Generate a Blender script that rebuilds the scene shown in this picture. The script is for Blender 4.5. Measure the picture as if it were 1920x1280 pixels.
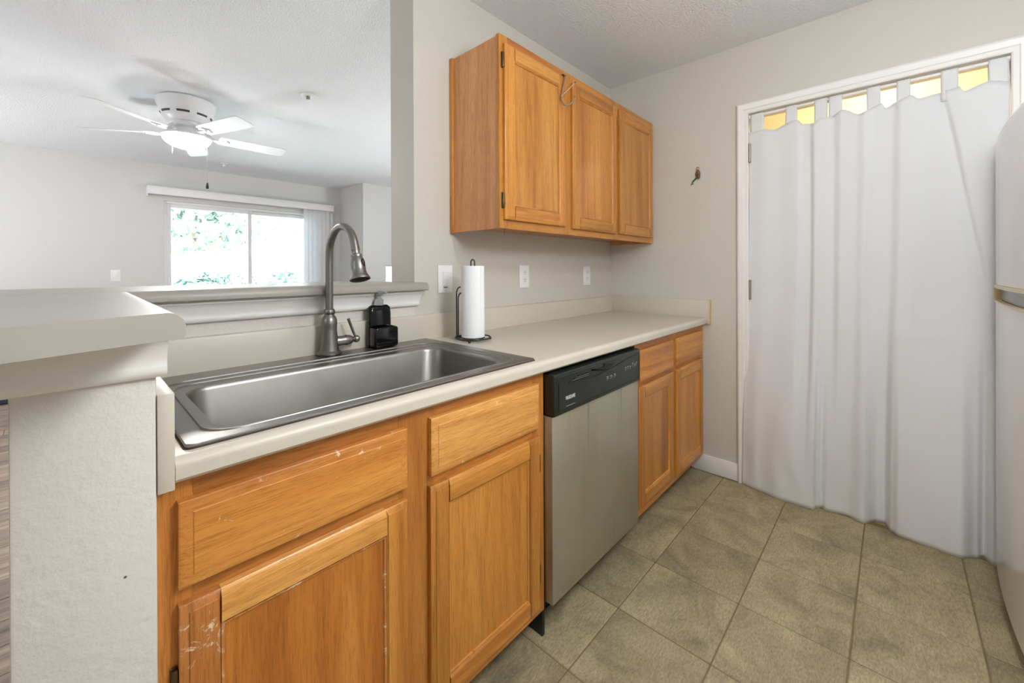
import bpy, bmesh, math, random
from mathutils import Vector, Matrix

for o in list(bpy.data.objects):
    bpy.data.objects.remove(o)
SC = bpy.context.scene
COL = SC.collection
PI = math.pi
random.seed(7)

# ------------------------------------------------------------------ camera
F_PX, CX, CY = 770.47, 960.1, 506.74
TH, PITCH, ROLL = 0.7486, -0.0023, -0.0042
CAM_Z = 1.2024
fw = Vector((math.cos(TH) * math.cos(PITCH), math.sin(TH) * math.cos(PITCH), math.sin(PITCH)))
rt = Vector((math.sin(TH), -math.cos(TH), 0))
up = rt.cross(fw)
rt2 = rt * math.cos(ROLL) + up * math.sin(ROLL)
up2 = -rt * math.sin(ROLL) + up * math.cos(ROLL)
cam = bpy.data.cameras.new('camera')
cam.sensor_fit = 'HORIZONTAL'
cam.sensor_width = 36.0
cam.lens = 36.0 * F_PX / 1920.0
cam.shift_x = -(CX - 960.0) / 1920.0
cam.shift_y = (CY - 640.0) / 1920.0
cam.clip_start = 0.02
cam.clip_end = 300
cam_o = bpy.data.objects.new('camera', cam)
m = Matrix((rt2, up2, -fw)).transposed().to_4x4()
m.translation = Vector((0, 0, CAM_Z))
cam_o.matrix_world = m
COL.objects.link(cam_o)
SC.camera = cam_o

# ------------------------------------------------------------------ world, sun, exposure
SC.view_settings.view_transform = 'Standard'
SC.view_settings.look = 'None'
SC.view_settings.exposure = 0.14
SC.view_settings.gamma = 1.0
SC.view_settings.use_curve_mapping = False
SC.cycles.use_denoising = True
SC.cycles.max_bounces = 10
SC.cycles.diffuse_bounces = 6
SC.cycles.sample_clamp_indirect = 6
SC.cycles.caustics_reflective = False
SC.cycles.caustics_refractive = False

SKY_STRENGTH = 4.4
SUN_STRENGTH = 26.0
KITCHEN_W = 20.0
KITCHEN_FILL_W = 38.0
DINING_FILL_W = 26.0
LIVING_FILL_W = 62.0
FAN_EMIT = 130.0
PANTRY_W = 15.0

world = bpy.data.worlds.new('World')
SC.world = world
world.use_nodes = True
nt = world.node_tree
sky = nt.nodes.new('ShaderNodeTexSky')
sky.sky_type = 'NISHITA'
sky.sun_disc = False
sky.sun_elevation = math.radians(42)
sky.sun_rotation = math.radians(200)
sky.air_density = 1.0
sky.dust_density = 2.5
bg = nt.nodes['Background']
bg.inputs['Strength'].default_value = SKY_STRENGTH
nt.links.new(sky.outputs[0], bg.inputs['Color'])

sun = bpy.data.lights.new('sun', 'SUN')
sun.energy = SUN_STRENGTH
sun.angle = math.radians(2)
sun.color = (1.0, 0.96, 0.9)
sun_o = bpy.data.objects.new('sun', sun)
sun_o.rotation_euler = Vector((0.42, -0.58, -0.70)).to_track_quat('-Z', 'Y').to_euler()
COL.objects.link(sun_o)


def lamp_disc(name, loc, watts, size, color=(0.93, 0.97, 1.0)):
    l = bpy.data.lights.new(name, 'AREA')
    l.shape = 'DISK'
    l.size = size
    l.energy = watts
    l.color = color
    o = bpy.data.objects.new(name, l)
    o.location = loc
    COL.objects.link(o)
    return o


H = 2.456
Y1 = 1.448            # kitchen face of the sink wall
XE = 2.5706           # kitchen face of the end wall


def lamp_globe(name, loc, watts, rad, color=(0.95, 0.97, 1.0)):
    l = bpy.data.lights.new(name, 'POINT')
    l.energy = watts
    l.shadow_soft_size = rad
    l.color = color
    o = bpy.data.objects.new(name, l)
    o.location = loc
    COL.objects.link(o)
    return o


lamp_globe('kitchen_lamp_light', (1.0, -0.22, H - 0.30), KITCHEN_W, 0.11, (0.93, 0.97, 1.0))
lamp_globe('kitchen_fill_light', (0.75, -0.24, H - 0.72), KITCHEN_FILL_W, 0.15, (0.93, 0.97, 1.0))  # added fill light out of view, softens and evens the kitchen lighting
# added fill light over the unseen dining side, with a pendant modelled round it
lamp_globe('dining_fill_light', (-2.2, 1.0, H - 0.62), DINING_FILL_W, 0.15)


def lamp_up(name, loc, watts, size, color=(0.96, 0.98, 1.0)):
    o = lamp_disc(name, loc, watts, size, color)
    o.rotation_euler = (PI, 0, 0)
    return o


# invented uplights out of view, added to brighten the living room ceiling
LIVING_FILL = ((-1.9, 4.9), (3.8, 2.5))
for tx_, ty_ in LIVING_FILL:
    lamp_up('living_fill_light', (tx_, ty_, 0.42), LIVING_FILL_W, 0.3)
pl = bpy.data.lights.new('pantry_bulb_light', 'POINT')
pl.energy = PANTRY_W
pl.shadow_soft_size = 0.05
pl.color = (1.0, 0.93, 0.78)
plo = bpy.data.objects.new('pantry_bulb_light', pl)
plo.location = (3.1, 0.02, 2.25)
COL.objects.link(plo)


# ------------------------------------------------------------------ materials
def lin(c):
    c = c / 255.0
    return c / 12.92 if c <= 0.04045 else ((c + 0.055) / 1.055) ** 2.4


def rgb(r, g, b):
    return (lin(r), lin(g), lin(b), 1.0)


class NT:
    def __init__(self, name):
        self.m = bpy.data.materials.new(name)
        self.m.use_nodes = True
        self.t = self.m.node_tree
        self.b = self.t.nodes['Principled BSDF']

    def n(self, typ, **kw):
        nd = self.t.nodes.new(typ)
        for k, v in kw.items():
            if k in ('op',):
                nd.operation = v
            elif k == 'ins':
                for a, b in v.items():
                    nd.inputs[a].default_value = b
            else:
                setattr(nd, k, v)
        return nd

    def l(self, a, b):
        self.t.links.new(a, b)

    def coords(self, scale=(1, 1, 1), rand=True):
        tc = self.n('ShaderNodeTexCoord')
        out = tc.outputs['Object']
        if rand:
            oi = self.n('ShaderNodeObjectInfo')
            mm = self.n('ShaderNodeMath', op='MULTIPLY')
            mm.inputs[1].default_value = 37.0
            self.l(oi.outputs['Random'], mm.inputs[0])
            va = self.n('ShaderNodeVectorMath', op='ADD')
            self.l(out, va.inputs[0])
            self.l(mm.outputs[0], va.inputs[1])
            out = va.outputs[0]
            self.rnd = oi.outputs['Random']
        vm = self.n('ShaderNodeVectorMath', op='MULTIPLY')
        vm.inputs[1].default_value = scale
        self.l(out, vm.inputs[0])
        return vm.outputs[0]

    def noise(self, vec, scale, detail=3, rough=0.5, dist=0.0):
        nd = self.n('ShaderNodeTexNoise')
        nd.inputs['Scale'].default_value = scale
        nd.inputs['Detail'].default_value = detail
        nd.inputs['Roughness'].default_value = rough
        nd.inputs['Distortion'].default_value = dist
        self.l(vec, nd.inputs['Vector'])
        return nd.outputs['Fac']

    def ramp(self, fac, stops):
        r = self.n('ShaderNodeValToRGB')
        el = r.color_ramp.elements
        while len(el) > 1:
            el.remove(el[-1])
        el[0].position, el[0].color = stops[0]
        for p, c in stops[1:]:
            e = el.new(p)
            e.color = c
        self.l(fac, r.inputs[0])
        return r.outputs['Color']

    def mix(self, fac, a, b, blend='MIX'):
        mx = self.n('ShaderNodeMix', data_type='RGBA', blend_type=blend)
        if isinstance(fac, (int, float)):
            mx.inputs[0].default_value = fac
        else:
            self.l(fac, mx.inputs[0])
        for s, v in ((6, a), (7, b)):
            if isinstance(v, tuple):
                mx.inputs[s].default_value = v
            else:
                self.l(v, mx.inputs[s])
        return mx.outputs[2]

    def bump(self, height, strength, dist=0.01):
        bp = self.n('ShaderNodeBump')
        bp.inputs['Strength'].default_value = strength
        bp.inputs['Distance'].default_value = dist
        self.l(height, bp.inputs['Height'])
        self.l(bp.outputs[0], self.b.inputs['Normal'])

    def set(self, **kw):
        for k, v in kw.items():
            k = k.replace('_', ' ')
            if isinstance(v, (int, float, tuple)):
                self.b.inputs[k].default_value = v
            else:
                self.l(v, self.b.inputs[k])
        return self


def plain(name, col, rough=0.5, metal=0.0, var=0.04, **kw):
    """flat colour with a faint procedural mottling"""
    t = NT(name)
    v = t.coords((1, 1, 1))
    f = t.noise(v, 14, 3)
    c = t.mix(f, tuple(x * (1 - var) for x in col[:3]) + (1,), tuple(min(1, x * (1 + var)) for x in col[:3]) + (1,))
    t.set(Base_Color=c, Roughness=rough, Metallic=metal)
    for k, x in kw.items():
        t.b.inputs[k.replace('_', ' ')].default_value = x
    return t.m


def wall_paint(name, col, bump=0.25, scale=90):
    t = NT(name)
    v = t.coords((1, 1, 1), rand=False)
    big = t.noise(v, 1.3, 2)
    c = t.mix(big, tuple(x * 0.97 for x in col[:3]) + (1,), tuple(x * 1.03 for x in col[:3]) + (1,))
    t.set(Base_Color=c, Roughness=0.6)
    t.bump(t.noise(v, scale, 4, 0.55), bump, 0.004)
    return t.m


def popcorn(name, col):
    t = NT(name)
    v = t.coords((1, 1, 1), rand=False)
    f = t.noise(v, 105, 3, 0.6)
    r = t.ramp(f, [(0.35, (0, 0, 0, 1)), (0.65, (1, 1, 1, 1))])
    t.set(Base_Color=col, Roughness=0.9)
    t.bump(r, 0.6, 0.008)
    return t.m


def oak(name, light, mid, dark, grain='z', rough=0.33, wear=0.0):
    t = NT(name)
    sc = {'z': (1, 1, 0.055), 'x': (0.055, 1, 1), 'y': (1, 0.055, 1)}[grain]
    v = t.coords(sc)
    n1 = t.noise(v, 7, 3, 0.55, 0.9)
    n2 = t.noise(v, 60, 4, 0.6, 0.5)
    sc3 = {'z': (1, 1, 0.05), 'x': (0.05, 1, 1), 'y': (1, 0.05, 1)}[grain]
    n3 = t.noise(t.coords(sc3), 430, 3, 0.7)
    c1 = t.ramp(n1, [(0.26, dark), (0.48, mid), (0.78, light)])
    s = t.ramp(n2, [(0.34, (0.70, 0.62, 0.50, 1)), (0.50, (1, 1, 1, 1))])
    c2 = t.mix(0.55, c1, s, 'MULTIPLY')
    wv_ = t.n('ShaderNodeTexWave', wave_type='BANDS', bands_direction='DIAGONAL')
    wv_.inputs['Scale'].default_value = 9.0
    wv_.inputs['Distortion'].default_value = 7.0
    wv_.inputs['Detail'].default_value = 2.0
    wv_.inputs['Detail Scale'].default_value = 1.2
    t.l(v, wv_.inputs['Vector'])
    wr = t.ramp(wv_.outputs['Fac'], [(0.0, (0.78, 0.70, 0.56, 1)), (0.22, (1, 1, 1, 1))])
    c2 = t.mix(0.45, c2, wr, 'MULTIPLY')
    p = t.ramp(n3, [(0.36, (0.50, 0.40, 0.28, 1)), (0.50, (1, 1, 1, 1)), (0.7, (1.1, 1.1, 1.08, 1))])
    c3 = t.mix(0.5, c2, p, 'MULTIPLY')
    # each board has its own tone
    hs = t.n('ShaderNodeHueSaturation')
    mr = t.n('ShaderNodeMapRange')
    mr.inputs['To Min'].default_value = 0.86
    mr.inputs['To Max'].default_value = 1.12
    t.l(t.rnd, mr.inputs['Value'])
    t.l(mr.outputs[0], hs.inputs['Value'])
    t.l(c3, hs.inputs['Color'])
    col = hs.outputs[0]
    if wear > 0:
        tc = t.n('ShaderNodeTexCoord')
        wv = t.noise(tc.outputs['Object'], 26, 5, 0.75, 0.8)
        w = t.ramp(wv, [(0.655 - wear * 0.10, (0, 0, 0, 1)), (0.70 - wear * 0.07, (1, 1, 1, 1))])
        col = t.mix(w, col, rgb(226, 204, 172))
    t.set(Base_Color=col, Roughness=rough)
    t.b.inputs['Coat Weight'].default_value = 0.15
    t.b.inputs['Coat Roughness'].default_value = 0.25
    t.bump(n3, 0.12, 0.002)
    return t.m


OL, OM, OD = rgb(214, 153, 74), rgb(194, 129, 53), rgb(160, 96, 36)
M = {}
M['oak_v'] = oak('oak_vertical_grain', OL, OM, OD, 'z')
M['oak_h'] = oak('oak_horizontal_grain', OL, OM, OD, 'x')
M['oak_h_light'] = oak('oak_pale_rail', rgb(226, 172, 98), rgb(210, 150, 76), rgb(184, 120, 54), 'x', wear=0.3)
M['oak_v_worn'] = oak('oak_worn_stile', rgb(206, 144, 80), rgb(186, 118, 58), rgb(150, 86, 38), 'z', wear=0.9)
M['oak_v_red'] = oak('oak_reddish_panel', rgb(206, 140, 66), rgb(184, 114, 44), rgb(150, 84, 30), 'z')
M['oak_frame'] = oak('oak_face_frame', rgb(210, 146, 72), rgb(190, 122, 52), rgb(158, 92, 36), 'z')
M['oak_frame_h'] = oak('oak_face_frame_rail', rgb(210, 146, 72), rgb(190, 122, 52), rgb(158, 92, 36), 'x')
M['oak_side'] = oak('oak_veneer_side', rgb(222, 162, 110), rgb(208, 145, 92), rgb(190, 122, 70), 'z', rough=0.4)
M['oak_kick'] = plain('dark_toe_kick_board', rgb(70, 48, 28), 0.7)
M['wall_kitchen'] = wall_paint('beige_kitchen_paint', rgb(202, 198, 189))
M['wall_living'] = wall_paint('pale_living_paint', rgb(211, 211, 210), 0.15)
M['wall_pony'] = wall_paint('textured_beige_paint', rgb(211, 206, 200), 0.55, 60)
M['ceiling'] = popcorn('popcorn_ceiling', rgb(236, 238, 242))
M['trim'] = plain('white_trim_paint', rgb(234, 232, 229), 0.35, var=0.015)
M['pantry'] = wall_paint('cream_pantry_paint', rgb(244, 226, 180), 0.1)
M['plastic'] = plain('white_plastic', rgb(236, 236, 236), 0.3, var=0.01)
M['slot'] = plain('dark_slot', rgb(60, 58, 56), 0.6)
M['black'] = plain('matte_black_plastic', rgb(14, 15, 15), 0.5)
M['dw_black'] = plain('dark_green_black_plastic', rgb(27, 33, 28), 0.32)
M['legend'] = plain('pale_printed_legend', rgb(214, 216, 212), 0.5)
M['wire'] = plain('black_coated_wire', rgb(18, 18, 18), 0.35)
M['paper'] = plain('white_paper', rgb(244, 244, 246), 0.9, var=0.01)
M['card'] = plain('brown_card', rgb(150, 120, 84), 0.9)
M['ceramic'] = plain('glossy_black_ceramic', rgb(7, 8, 9), 0.08, Specular_IOR_Level=0.35)
M['chrome'] = plain('polished_chrome', rgb(225, 222, 216), 0.12, 1.0, var=0.02)
M['hook_steel'] = plain('satin_steel_hook', rgb(140, 132, 120), 0.45, 1.0, var=0.05)
M['hinge'] = plain('antique_bronze', rgb(96, 80, 54), 0.35, 0.9, var=0.25)
M['hinge_steel'] = plain('satin_nickel_hinge', rgb(160, 154, 142), 0.35, 0.9)
M['fridge'] = plain('glossy_white_enamel', rgb(236, 239, 243), 0.14, var=0.005, Specular_IOR_Level=0.35)
M['fridge_grey'] = plain('grey_handle_recess', rgb(112, 110, 98), 0.25)
M['fridge_cream'] = plain('cream_handle_trim', rgb(222, 208, 168), 0.3)
M['fan_white'] = plain('white_fan_enamel', rgb(226, 226, 228), 0.35, var=0.01)
M['vinyl'] = plain('white_vinyl', rgb(228, 228, 230), 0.4, var=0.01)
M['rug'] = plain('navy_pile', rgb(28, 34, 56), 0.95, var=0.3)
M['orn_brown'] = plain('painted_brown', rgb(110, 82, 54), 0.5, var=0.5)
M['orn_skin'] = plain('painted_tan', rgb(206, 170, 122), 0.5)
M['orn_green'] = plain('painted_green', rgb(40, 104, 50), 0.4, var=0.4)
M['grout'] = plain('tan_grout', rgb(122, 106, 74), 0.9, var=0.15)
M['subfloor'] = plain('dark_subfloor', rgb(70, 58, 48), 0.9)
M['edge_yellow'] = plain('yellowed_splash_edge', rgb(212, 178, 108), 0.6)


def laminate(name='beige_laminate', a=(195, 187, 172), b=(207, 200, 187)):
    t = NT(name)
    v = t.coords((1, 1, 1), rand=False)
    f = t.noise(v, 3.0, 3, 0.5)
    c = t.mix(f, rgb(*a), rgb(*b))
    fine = t.noise(v, 420, 2, 0.6)
    c = t.mix(t.ramp(fine, [(0.55, (0, 0, 0, 1)), (0.8, (0.12, 0.12, 0.12, 1))]), c, rgb(150, 140, 126))
    t.set(Base_Color=c, Roughness=0.38)
    return t.m


M['laminate'] = laminate()
M['laminate_bar'] = laminate('taupe_laminate', (152, 146, 137), (162, 157, 149))


def steel(name, base, rough, direction, smear=0.0):
    t = NT(name)
    v = t.coords(direction, rand=False)
    f = t.noise(v, 120, 3, 0.6)
    v2 = t.coords((1, 1, 1), rand=False)
    s = t.noise(v2, 6, 5, 0.65, 0.6)
    lo = tuple(x * (0.86 - smear * 0.25) for x in base[:3]) + (1,)
    c = t.mix(s, lo, base)
    c = t.mix(t.ramp(f, [(0.3, (0, 0, 0, 1)), (0.7, (0.35, 0.35, 0.35, 1))]), c, tuple(x * 0.8 for x in base[:3]) + (1,))
    r = t.n('ShaderNodeMapRange')
    r.inputs['To Min'].default_value = rough - 0.06
    r.inputs['To Max'].default_value = rough + 0.14
    t.l(s, r.inputs['Value'])
    t.set(Base_Color=c, Metallic=1.0, Roughness=r.outputs[0])
    t.bump(f, 0.04, 0.001)
    return t.m


M['sink_steel'] = steel('brushed_sink_steel', rgb(158, 155, 151), 0.33, (0.08, 1, 1), 0.4)
M['nickel'] = steel('brushed_nickel', rgb(140, 137, 133), 0.34, (1, 1, 0.1))


def dw_steel():
    t = NT('smeared_stainless_door')
    v = t.coords((1, 1, 0.12), rand=False)
    st = t.noise(v, 12, 5, 0.7, 0.4)
    v2 = t.coords((1, 1, 1), rand=False)
    bl = t.noise(v2, 5, 4, 0.6, 0.5)
    a = t.mix(st, rgb(164, 158, 134), rgb(192, 186, 162))
    c = t.mix(t.ramp(bl, [(0.35, (0, 0, 0, 1)), (0.65, (1, 1, 1, 1))]), a, rgb(180, 178, 166))
    drip = t.noise(t.coords((1, 1, 0.02), rand=False), 26, 2, 0.5)
    c = t.mix(t.ramp(drip, [(0.25, (0.4, 0.4, 0.4, 1)), (0.32, (0, 0, 0, 1))]), c, rgb(96, 92, 82))
    t.set(Base_Color=c, Metallic=0.75, Roughness=0.36)
    return t.m


M['dw_steel'] = dw_steel()


def slate():
    t = NT('olive_brown_slate_tile')
    v = t.coords((1, 1, 1))
    big = t.noise(v, 5.5, 5, 0.6, 0.8)
    c = t.ramp(big, [(0.3, rgb(134, 122, 97)), (0.5, rgb(164, 151, 118)), (0.7, rgb(182, 168, 132))])
    v2 = t.coords((0.45, 1.3, 1))
    fine = t.noise(v2, 150, 6, 0.8, 0.3)
    c = t.mix(0.85, c, t.ramp(fine, [(0.32, (0.45, 0.45, 0.44, 1)), (0.5, (0.95, 0.95, 0.95, 1)), (0.68, (1.45, 1.42, 1.34, 1))]), 'MULTIPLY')
    hs = t.n('ShaderNodeHueSaturation')
    mr = t.n('ShaderNodeMapRange')
    mr.inputs['To Min'].default_value = 0.9
    mr.inputs['To Max'].default_value = 1.08
    t.l(t.rnd, mr.inputs['Value'])
    t.l(mr.outputs[0], hs.inputs['Value'])
    t.l(c, hs.inputs['Color'])
    t.set(Base_Color=hs.outputs[0], Roughness=0.5)
    t.bump(fine, 0.6, 0.004)
    return t.m


M['slate'] = slate()


def plankmat():
    t = NT('grey_brown_wood_plank')
    v = t.coords((0.05, 1, 1))
    f = t.noise(v, 30, 4, 0.65, 0.4)
    c = t.ramp(f, [(0.3, rgb(92, 74, 62)), (0.5, rgb(148, 126, 108)), (0.72, rgb(184, 166, 148))])
    hs = t.n('ShaderNodeHueSaturation')
    mr = t.n('ShaderNodeMapRange')
    mr.inputs['To Min'].default_value = 0.7
    mr.inputs['To Max'].default_value = 1.15
    t.l(t.rnd, mr.inputs['Value'])
    t.l(mr.outputs[0], hs.inputs['Value'])
    t.l(c, hs.inputs['Color'])
    t.set(Base_Color=hs.outputs[0], Roughness=0.35)
    return t.m


M['plank'] = plankmat()


def cloth():
    t = NT('white_cotton_cloth')
    v = t.coords((1, 1, 1), rand=False)
    weave = t.noise(v, 500, 2)
    soft = t.noise(v, 22, 4, 0.6, 0.5)
    t.set(Base_Color=rgb(220, 221, 222), Roughness=0.9)
    t.b.inputs['Sheen Weight'].default_value = 0.15
    mx = t.mix(0.25, soft, weave)
    t.bump(mx, 0.18, 0.006)
    return t.m


M['cloth'] = cloth()


def glass(name, tint=(1, 1, 1, 1), rough=0.0, mixf=0.9):
    t = NT(name)
    tr = t.n('ShaderNodeBsdfTransparent')
    gl = t.n('ShaderNodeBsdfGlossy')
    gl.inputs['Roughness'].default_value = 0.02
    fr = t.n('ShaderNodeFresnel')
    fr.inputs['IOR'].default_value = 1.45
    ns = t.noise(t.coords((1, 1, 1)), 3, 2)
    tr.inputs['Color'].default_value = tint
    ms = t.n('ShaderNodeMixShader')
    t.l(fr.outputs[0], ms.inputs[0])
    t.l(tr.outputs[0], ms.inputs[1])
    t.l(gl.outputs[0], ms.inputs[2])
    out = t.t.nodes['Material Output']
    t.l(ms.outputs[0], out.inputs['Surface'])
    return t.m


M['pane'] = glass('window_glass', (0.97, 1.0, 0.99, 1))


def clear_plastic():
    t = NT('clear_plastic')
    t.set(Base_Color=rgb(235, 238, 240), Roughness=0.12, Transmission_Weight=0.75, IOR=1.45)
    return t.m


M['clear'] = clear_plastic()


def blind_vinyl():
    t = NT('translucent_white_vinyl')
    tl = t.n('ShaderNodeBsdfTranslucent')
    tl.inputs['Color'].default_value = rgb(235, 235, 236)
    f = t.noise(t.coords((1, 1, 0.1)), 20, 2)
    t.set(Base_Color=t.mix(f, rgb(228, 228, 230), rgb(236, 236, 238)), Roughness=0.5)
    ms = t.n('ShaderNodeMixShader')
    ms.inputs[0].default_value = 0.35
    t.l(t.b.outputs[0], ms.inputs[1])
    t.l(tl.outputs[0], ms.inputs[2])
    t.l(ms.outputs[0], t.t.nodes['Material Output'].inputs['Surface'])
    return t.m


M['blind'] = blind_vinyl()


def emit(name, col, s):
    t = NT(name)
    t.set(Base_Color=rgb(250, 250, 248), Roughness=0.4)
    t.b.inputs['Emission Color'].default_value = col
    t.b.inputs['Emission Strength'].default_value = s
    return t.m


M['bowl'] = emit('lit_frosted_glass', (1.0, 0.97, 0.93, 1), FAN_EMIT)
M['diffuser'] = emit('lit_lamp_diffuser', (1.0, 0.97, 0.92, 1), 6.0)
M['bulb'] = emit('lit_bulb', (1.0, 0.88, 0.62, 1), 10.0)


def leafmat(name, a, b):
    t = NT(name)
    f = t.noise(t.coords((1, 1, 1)), 3.5, 4)
    t.set(Base_Color=t.mix(f, a, b), Roughness=0.6)
    return t.m


M['leaf'] = leafmat('soft_green_leaves', rgb(92, 116, 106), rgb(124, 142, 132))
M['leaf_teal'] = leafmat('teal_green_leaves', rgb(74, 106, 96), rgb(100, 128, 116))
M['lawn'] = leafmat('dry_lawn', rgb(196, 200, 180), rgb(220, 222, 206))
M['bark'] = plain('grey_bark', rgb(140, 128, 112), 0.9, var=0.3)


# ------------------------------------------------------------------ mesh helpers
def new_bm():
    return bmesh.new()


def add_box(bm, x0, x1, y0, y1, z0, z1, bevel=0.0, seg=2):
    r = bmesh.ops.create_cube(bm, size=1.0)
    vs = r['verts']
    for v in vs:
        v.co = Vector((x0 if v.co.x < 0 else x1, y0 if v.co.y < 0 else y1, z0 if v.co.z < 0 else z1))
    if bevel > 0:
        es = list({e for v in vs for e in v.link_edges})
        bmesh.ops.bevel(bm, geom=es, offset=bevel, segments=seg, affect='EDGES', profile=0.5)
    return bm


def box(x0, x1, y0, y1, z0, z1, bevel=0.0, seg=2):
    return add_box(new_bm(), x0, x1, y0, y1, z0, z1, bevel, seg)


def add_rings(bm, rings, closed=True, cap0=True, cap1=True, loop=False):
    vr = [[bm.verts.new(p) for p in r] for r in rings]
    n = len(rings[0])
    pairs = list(zip(vr[:-1], vr[1:]))
    if loop:
        pairs.append((vr[-1], vr[0]))
    for a, b in pairs:
        for i in range(n if closed else n - 1):
            j = (i + 1) % n
            bm.faces.new((a[i], a[j], b[j], b[i]))
    if cap0 and not loop:
        bm.faces.new(list(reversed(vr[0])))
    if cap1 and not loop:
        bm.faces.new(vr[-1])
    return vr


def frame_of(axis):
    axis = Vector(axis).normalized()
    ref = Vector((0, 0, 1)) if abs(axis.z) < 0.9 else Vector((1, 0, 0))
    u = axis.cross(ref).normalized()
    return axis, u, axis.cross(u)


def add_lathe(bm, prof, origin, axis=(0, 0, 1), n=28, cap0=True, cap1=True):
    a, u, w = frame_of(axis)
    o = Vector(origin)
    rings = [[o + a * h + (u * math.cos(2 * PI * k / n) + w * math.sin(2 * PI * k / n)) * r for k in range(n)] for r, h in prof]
    add_rings(bm, rings, True, cap0, cap1)
    return bm


def lathe(prof, origin, axis=(0, 0, 1), n=28, cap0=True, cap1=True):
    return add_lathe(new_bm(), prof, origin, axis, n, cap0, cap1)


def add_tube(bm, pts, rad, n=12, closed=False):
    pts = [Vector(p) for p in pts]
    m_ = len(pts)
    rings = []
    prev_u = None
    for i, p in enumerate(pts):
        if closed:
            t = (pts[(i + 1) % m_] - pts[i - 1]).normalized()
        else:
            t = (pts[min(i + 1, m_ - 1)] - pts[max(i - 1, 0)]).normalized()
        if prev_u is None:
            _, u, w = frame_of(t)
        else:
            u = (prev_u - t * prev_u.dot(t)).normalized()
            w = t.cross(u)
        prev_u = u
        r = rad(i / (m_ - 1)) if callable(rad) else rad
        rings.append([p + (u * math.cos(2 * PI * k / n) + w * math.sin(2 * PI * k / n)) * r for k in range(n)])
    add_rings(bm, rings, True, not closed, not closed, closed)
    return bm


def tube(pts, rad, n=12, closed=False):
    return add_tube(new_bm(), pts, rad, n, closed)


def add_ball(bm, c, r, seg=14, scale=(1, 1, 1)):
    res = bmesh.ops.create_uvsphere(bm, u_segments=seg, v_segments=max(6, seg // 2 + 1), radius=r)
    for v in res['verts']:
        v.co = Vector((v.co.x * scale[0], v.co.y * scale[1], v.co.z * scale[2])) + Vector(c)
    return bm


def add_prism(bm, poly, axis, a0, a1):
    """poly of 2-D points in the plane across axis ('x': (y,z), 'y': (x,z), 'z': (x,y))"""
    def P(q, a):
        return {'x': (a, q[0], q[1]), 'y': (q[0], a, q[1]), 'z': (q[0], q[1], a)}[axis]
    add_rings(bm, [[P(q, a0) for q in poly], [P(q, a1) for q in poly]])
    return bm


def prism(poly, axis, a0, a1):
    return add_prism(new_bm(), poly, axis, a0, a1)


def spline(pts, n=10):
    """Catmull-Rom through pts"""
    pts = [Vector(p) for p in pts]
    P = [pts[0] * 2 - pts[1]] + pts + [pts[-1] * 2 - pts[-2]]
    out = []
    for i in range(1, len(P) - 2):
        a, b, c, d = P[i - 1], P[i], P[i + 1], P[i + 2]
        for k in range(n):
            t = k / n
            out.append(0.5 * ((2 * b) + (c - a) * t + (2 * a - 5 * b + 4 * c - d) * t * t + (3 * b - a - 3 * c + d) * t ** 3))
    out.append(pts[-1])
    return out


def interp(xs, ys, x):
    if x <= xs[0]:
        return ys[0]
    for i in range(len(xs) - 1):
        if x <= xs[i + 1]:
            t = (x - xs[i]) / (xs[i + 1] - xs[i])
            t = t * t * (3 - 2 * t)
            return ys[i] * (1 - t) + ys[i + 1] * t
    return ys[-1]


def sstep(a, b, x):
    t = max(0.0, min(1.0, (x - a) / (b - a)))
    return t * t * (3 - 2 * t)


WORLD = {}


def finish(bm, name, mat, smooth=35, origin=None):
    bmesh.ops.recalc_face_normals(bm, faces=bm.faces)
    if origin is not None:
        bmesh.ops.translate(bm, verts=bm.verts, vec=-Vector(origin))
    me = bpy.data.meshes.new(name)
    bm.to_mesh(me)
    bm.free()
    if smooth:
        me.polygons.foreach_set('use_smooth', [True] * len(me.polygons))
        me.set_sharp_from_angle(angle=math.radians(smooth))
    for mt in (mat if isinstance(mat, (list, tuple)) else [mat]):
        me.materials.append(mt)
    return me


def root(name, label, cat, loc=(0, 0, 0), group=None):
    o = bpy.data.objects.new(name, None)
    o.empty_display_size = 0.1
    COL.objects.link(o)
    o.location = loc
    WORLD[o.name] = Vector(loc)
    o['label'] = label
    o['category'] = cat
    if group:
        o['group'] = group
    return o


def obj(name, bm, mat, parent=None, loc=None, smooth=35, label=None, cat=None, kind=None, group=None):
    """world-space mesh; its origin is the parent's (or loc)"""
    if parent is not None:
        org = WORLD[parent.name]
    else:
        org = Vector(loc) if loc is not None else Vector((0, 0, 0))
    me = finish(bm, name, mat, smooth, org)
    o = bpy.data.objects.new(name, me)
    COL.objects.link(o)
    WORLD[o.name] = org
    if parent is not None:
        o.parent = parent
    else:
        o.location = org
    if label:
        o['label'] = label
    if cat:
        o['category'] = cat
    if kind:
        o['kind'] = kind
    if group:
        o['group'] = group
    return o


def struct(name, bm, mat, parent=None, smooth=35, label=None):
    o = obj(name, bm, mat, parent, smooth=smooth)
    if parent is None:
        o['kind'] = 'structure'
        if label:
            o['label'] = label
    return o


# ------------------------------------------------------------------ room shell
XL_, XR_, YB_, YF_ = -4.0, 4.2, -1.05, 6.31
T = 0.12
struct('ceiling', box(XL_ - T, XR_ + T, YB_ - T, YF_ + 0.15, H, H + 0.12), M['ceiling'], label='white popcorn textured ceiling over kitchen and living room')

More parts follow.
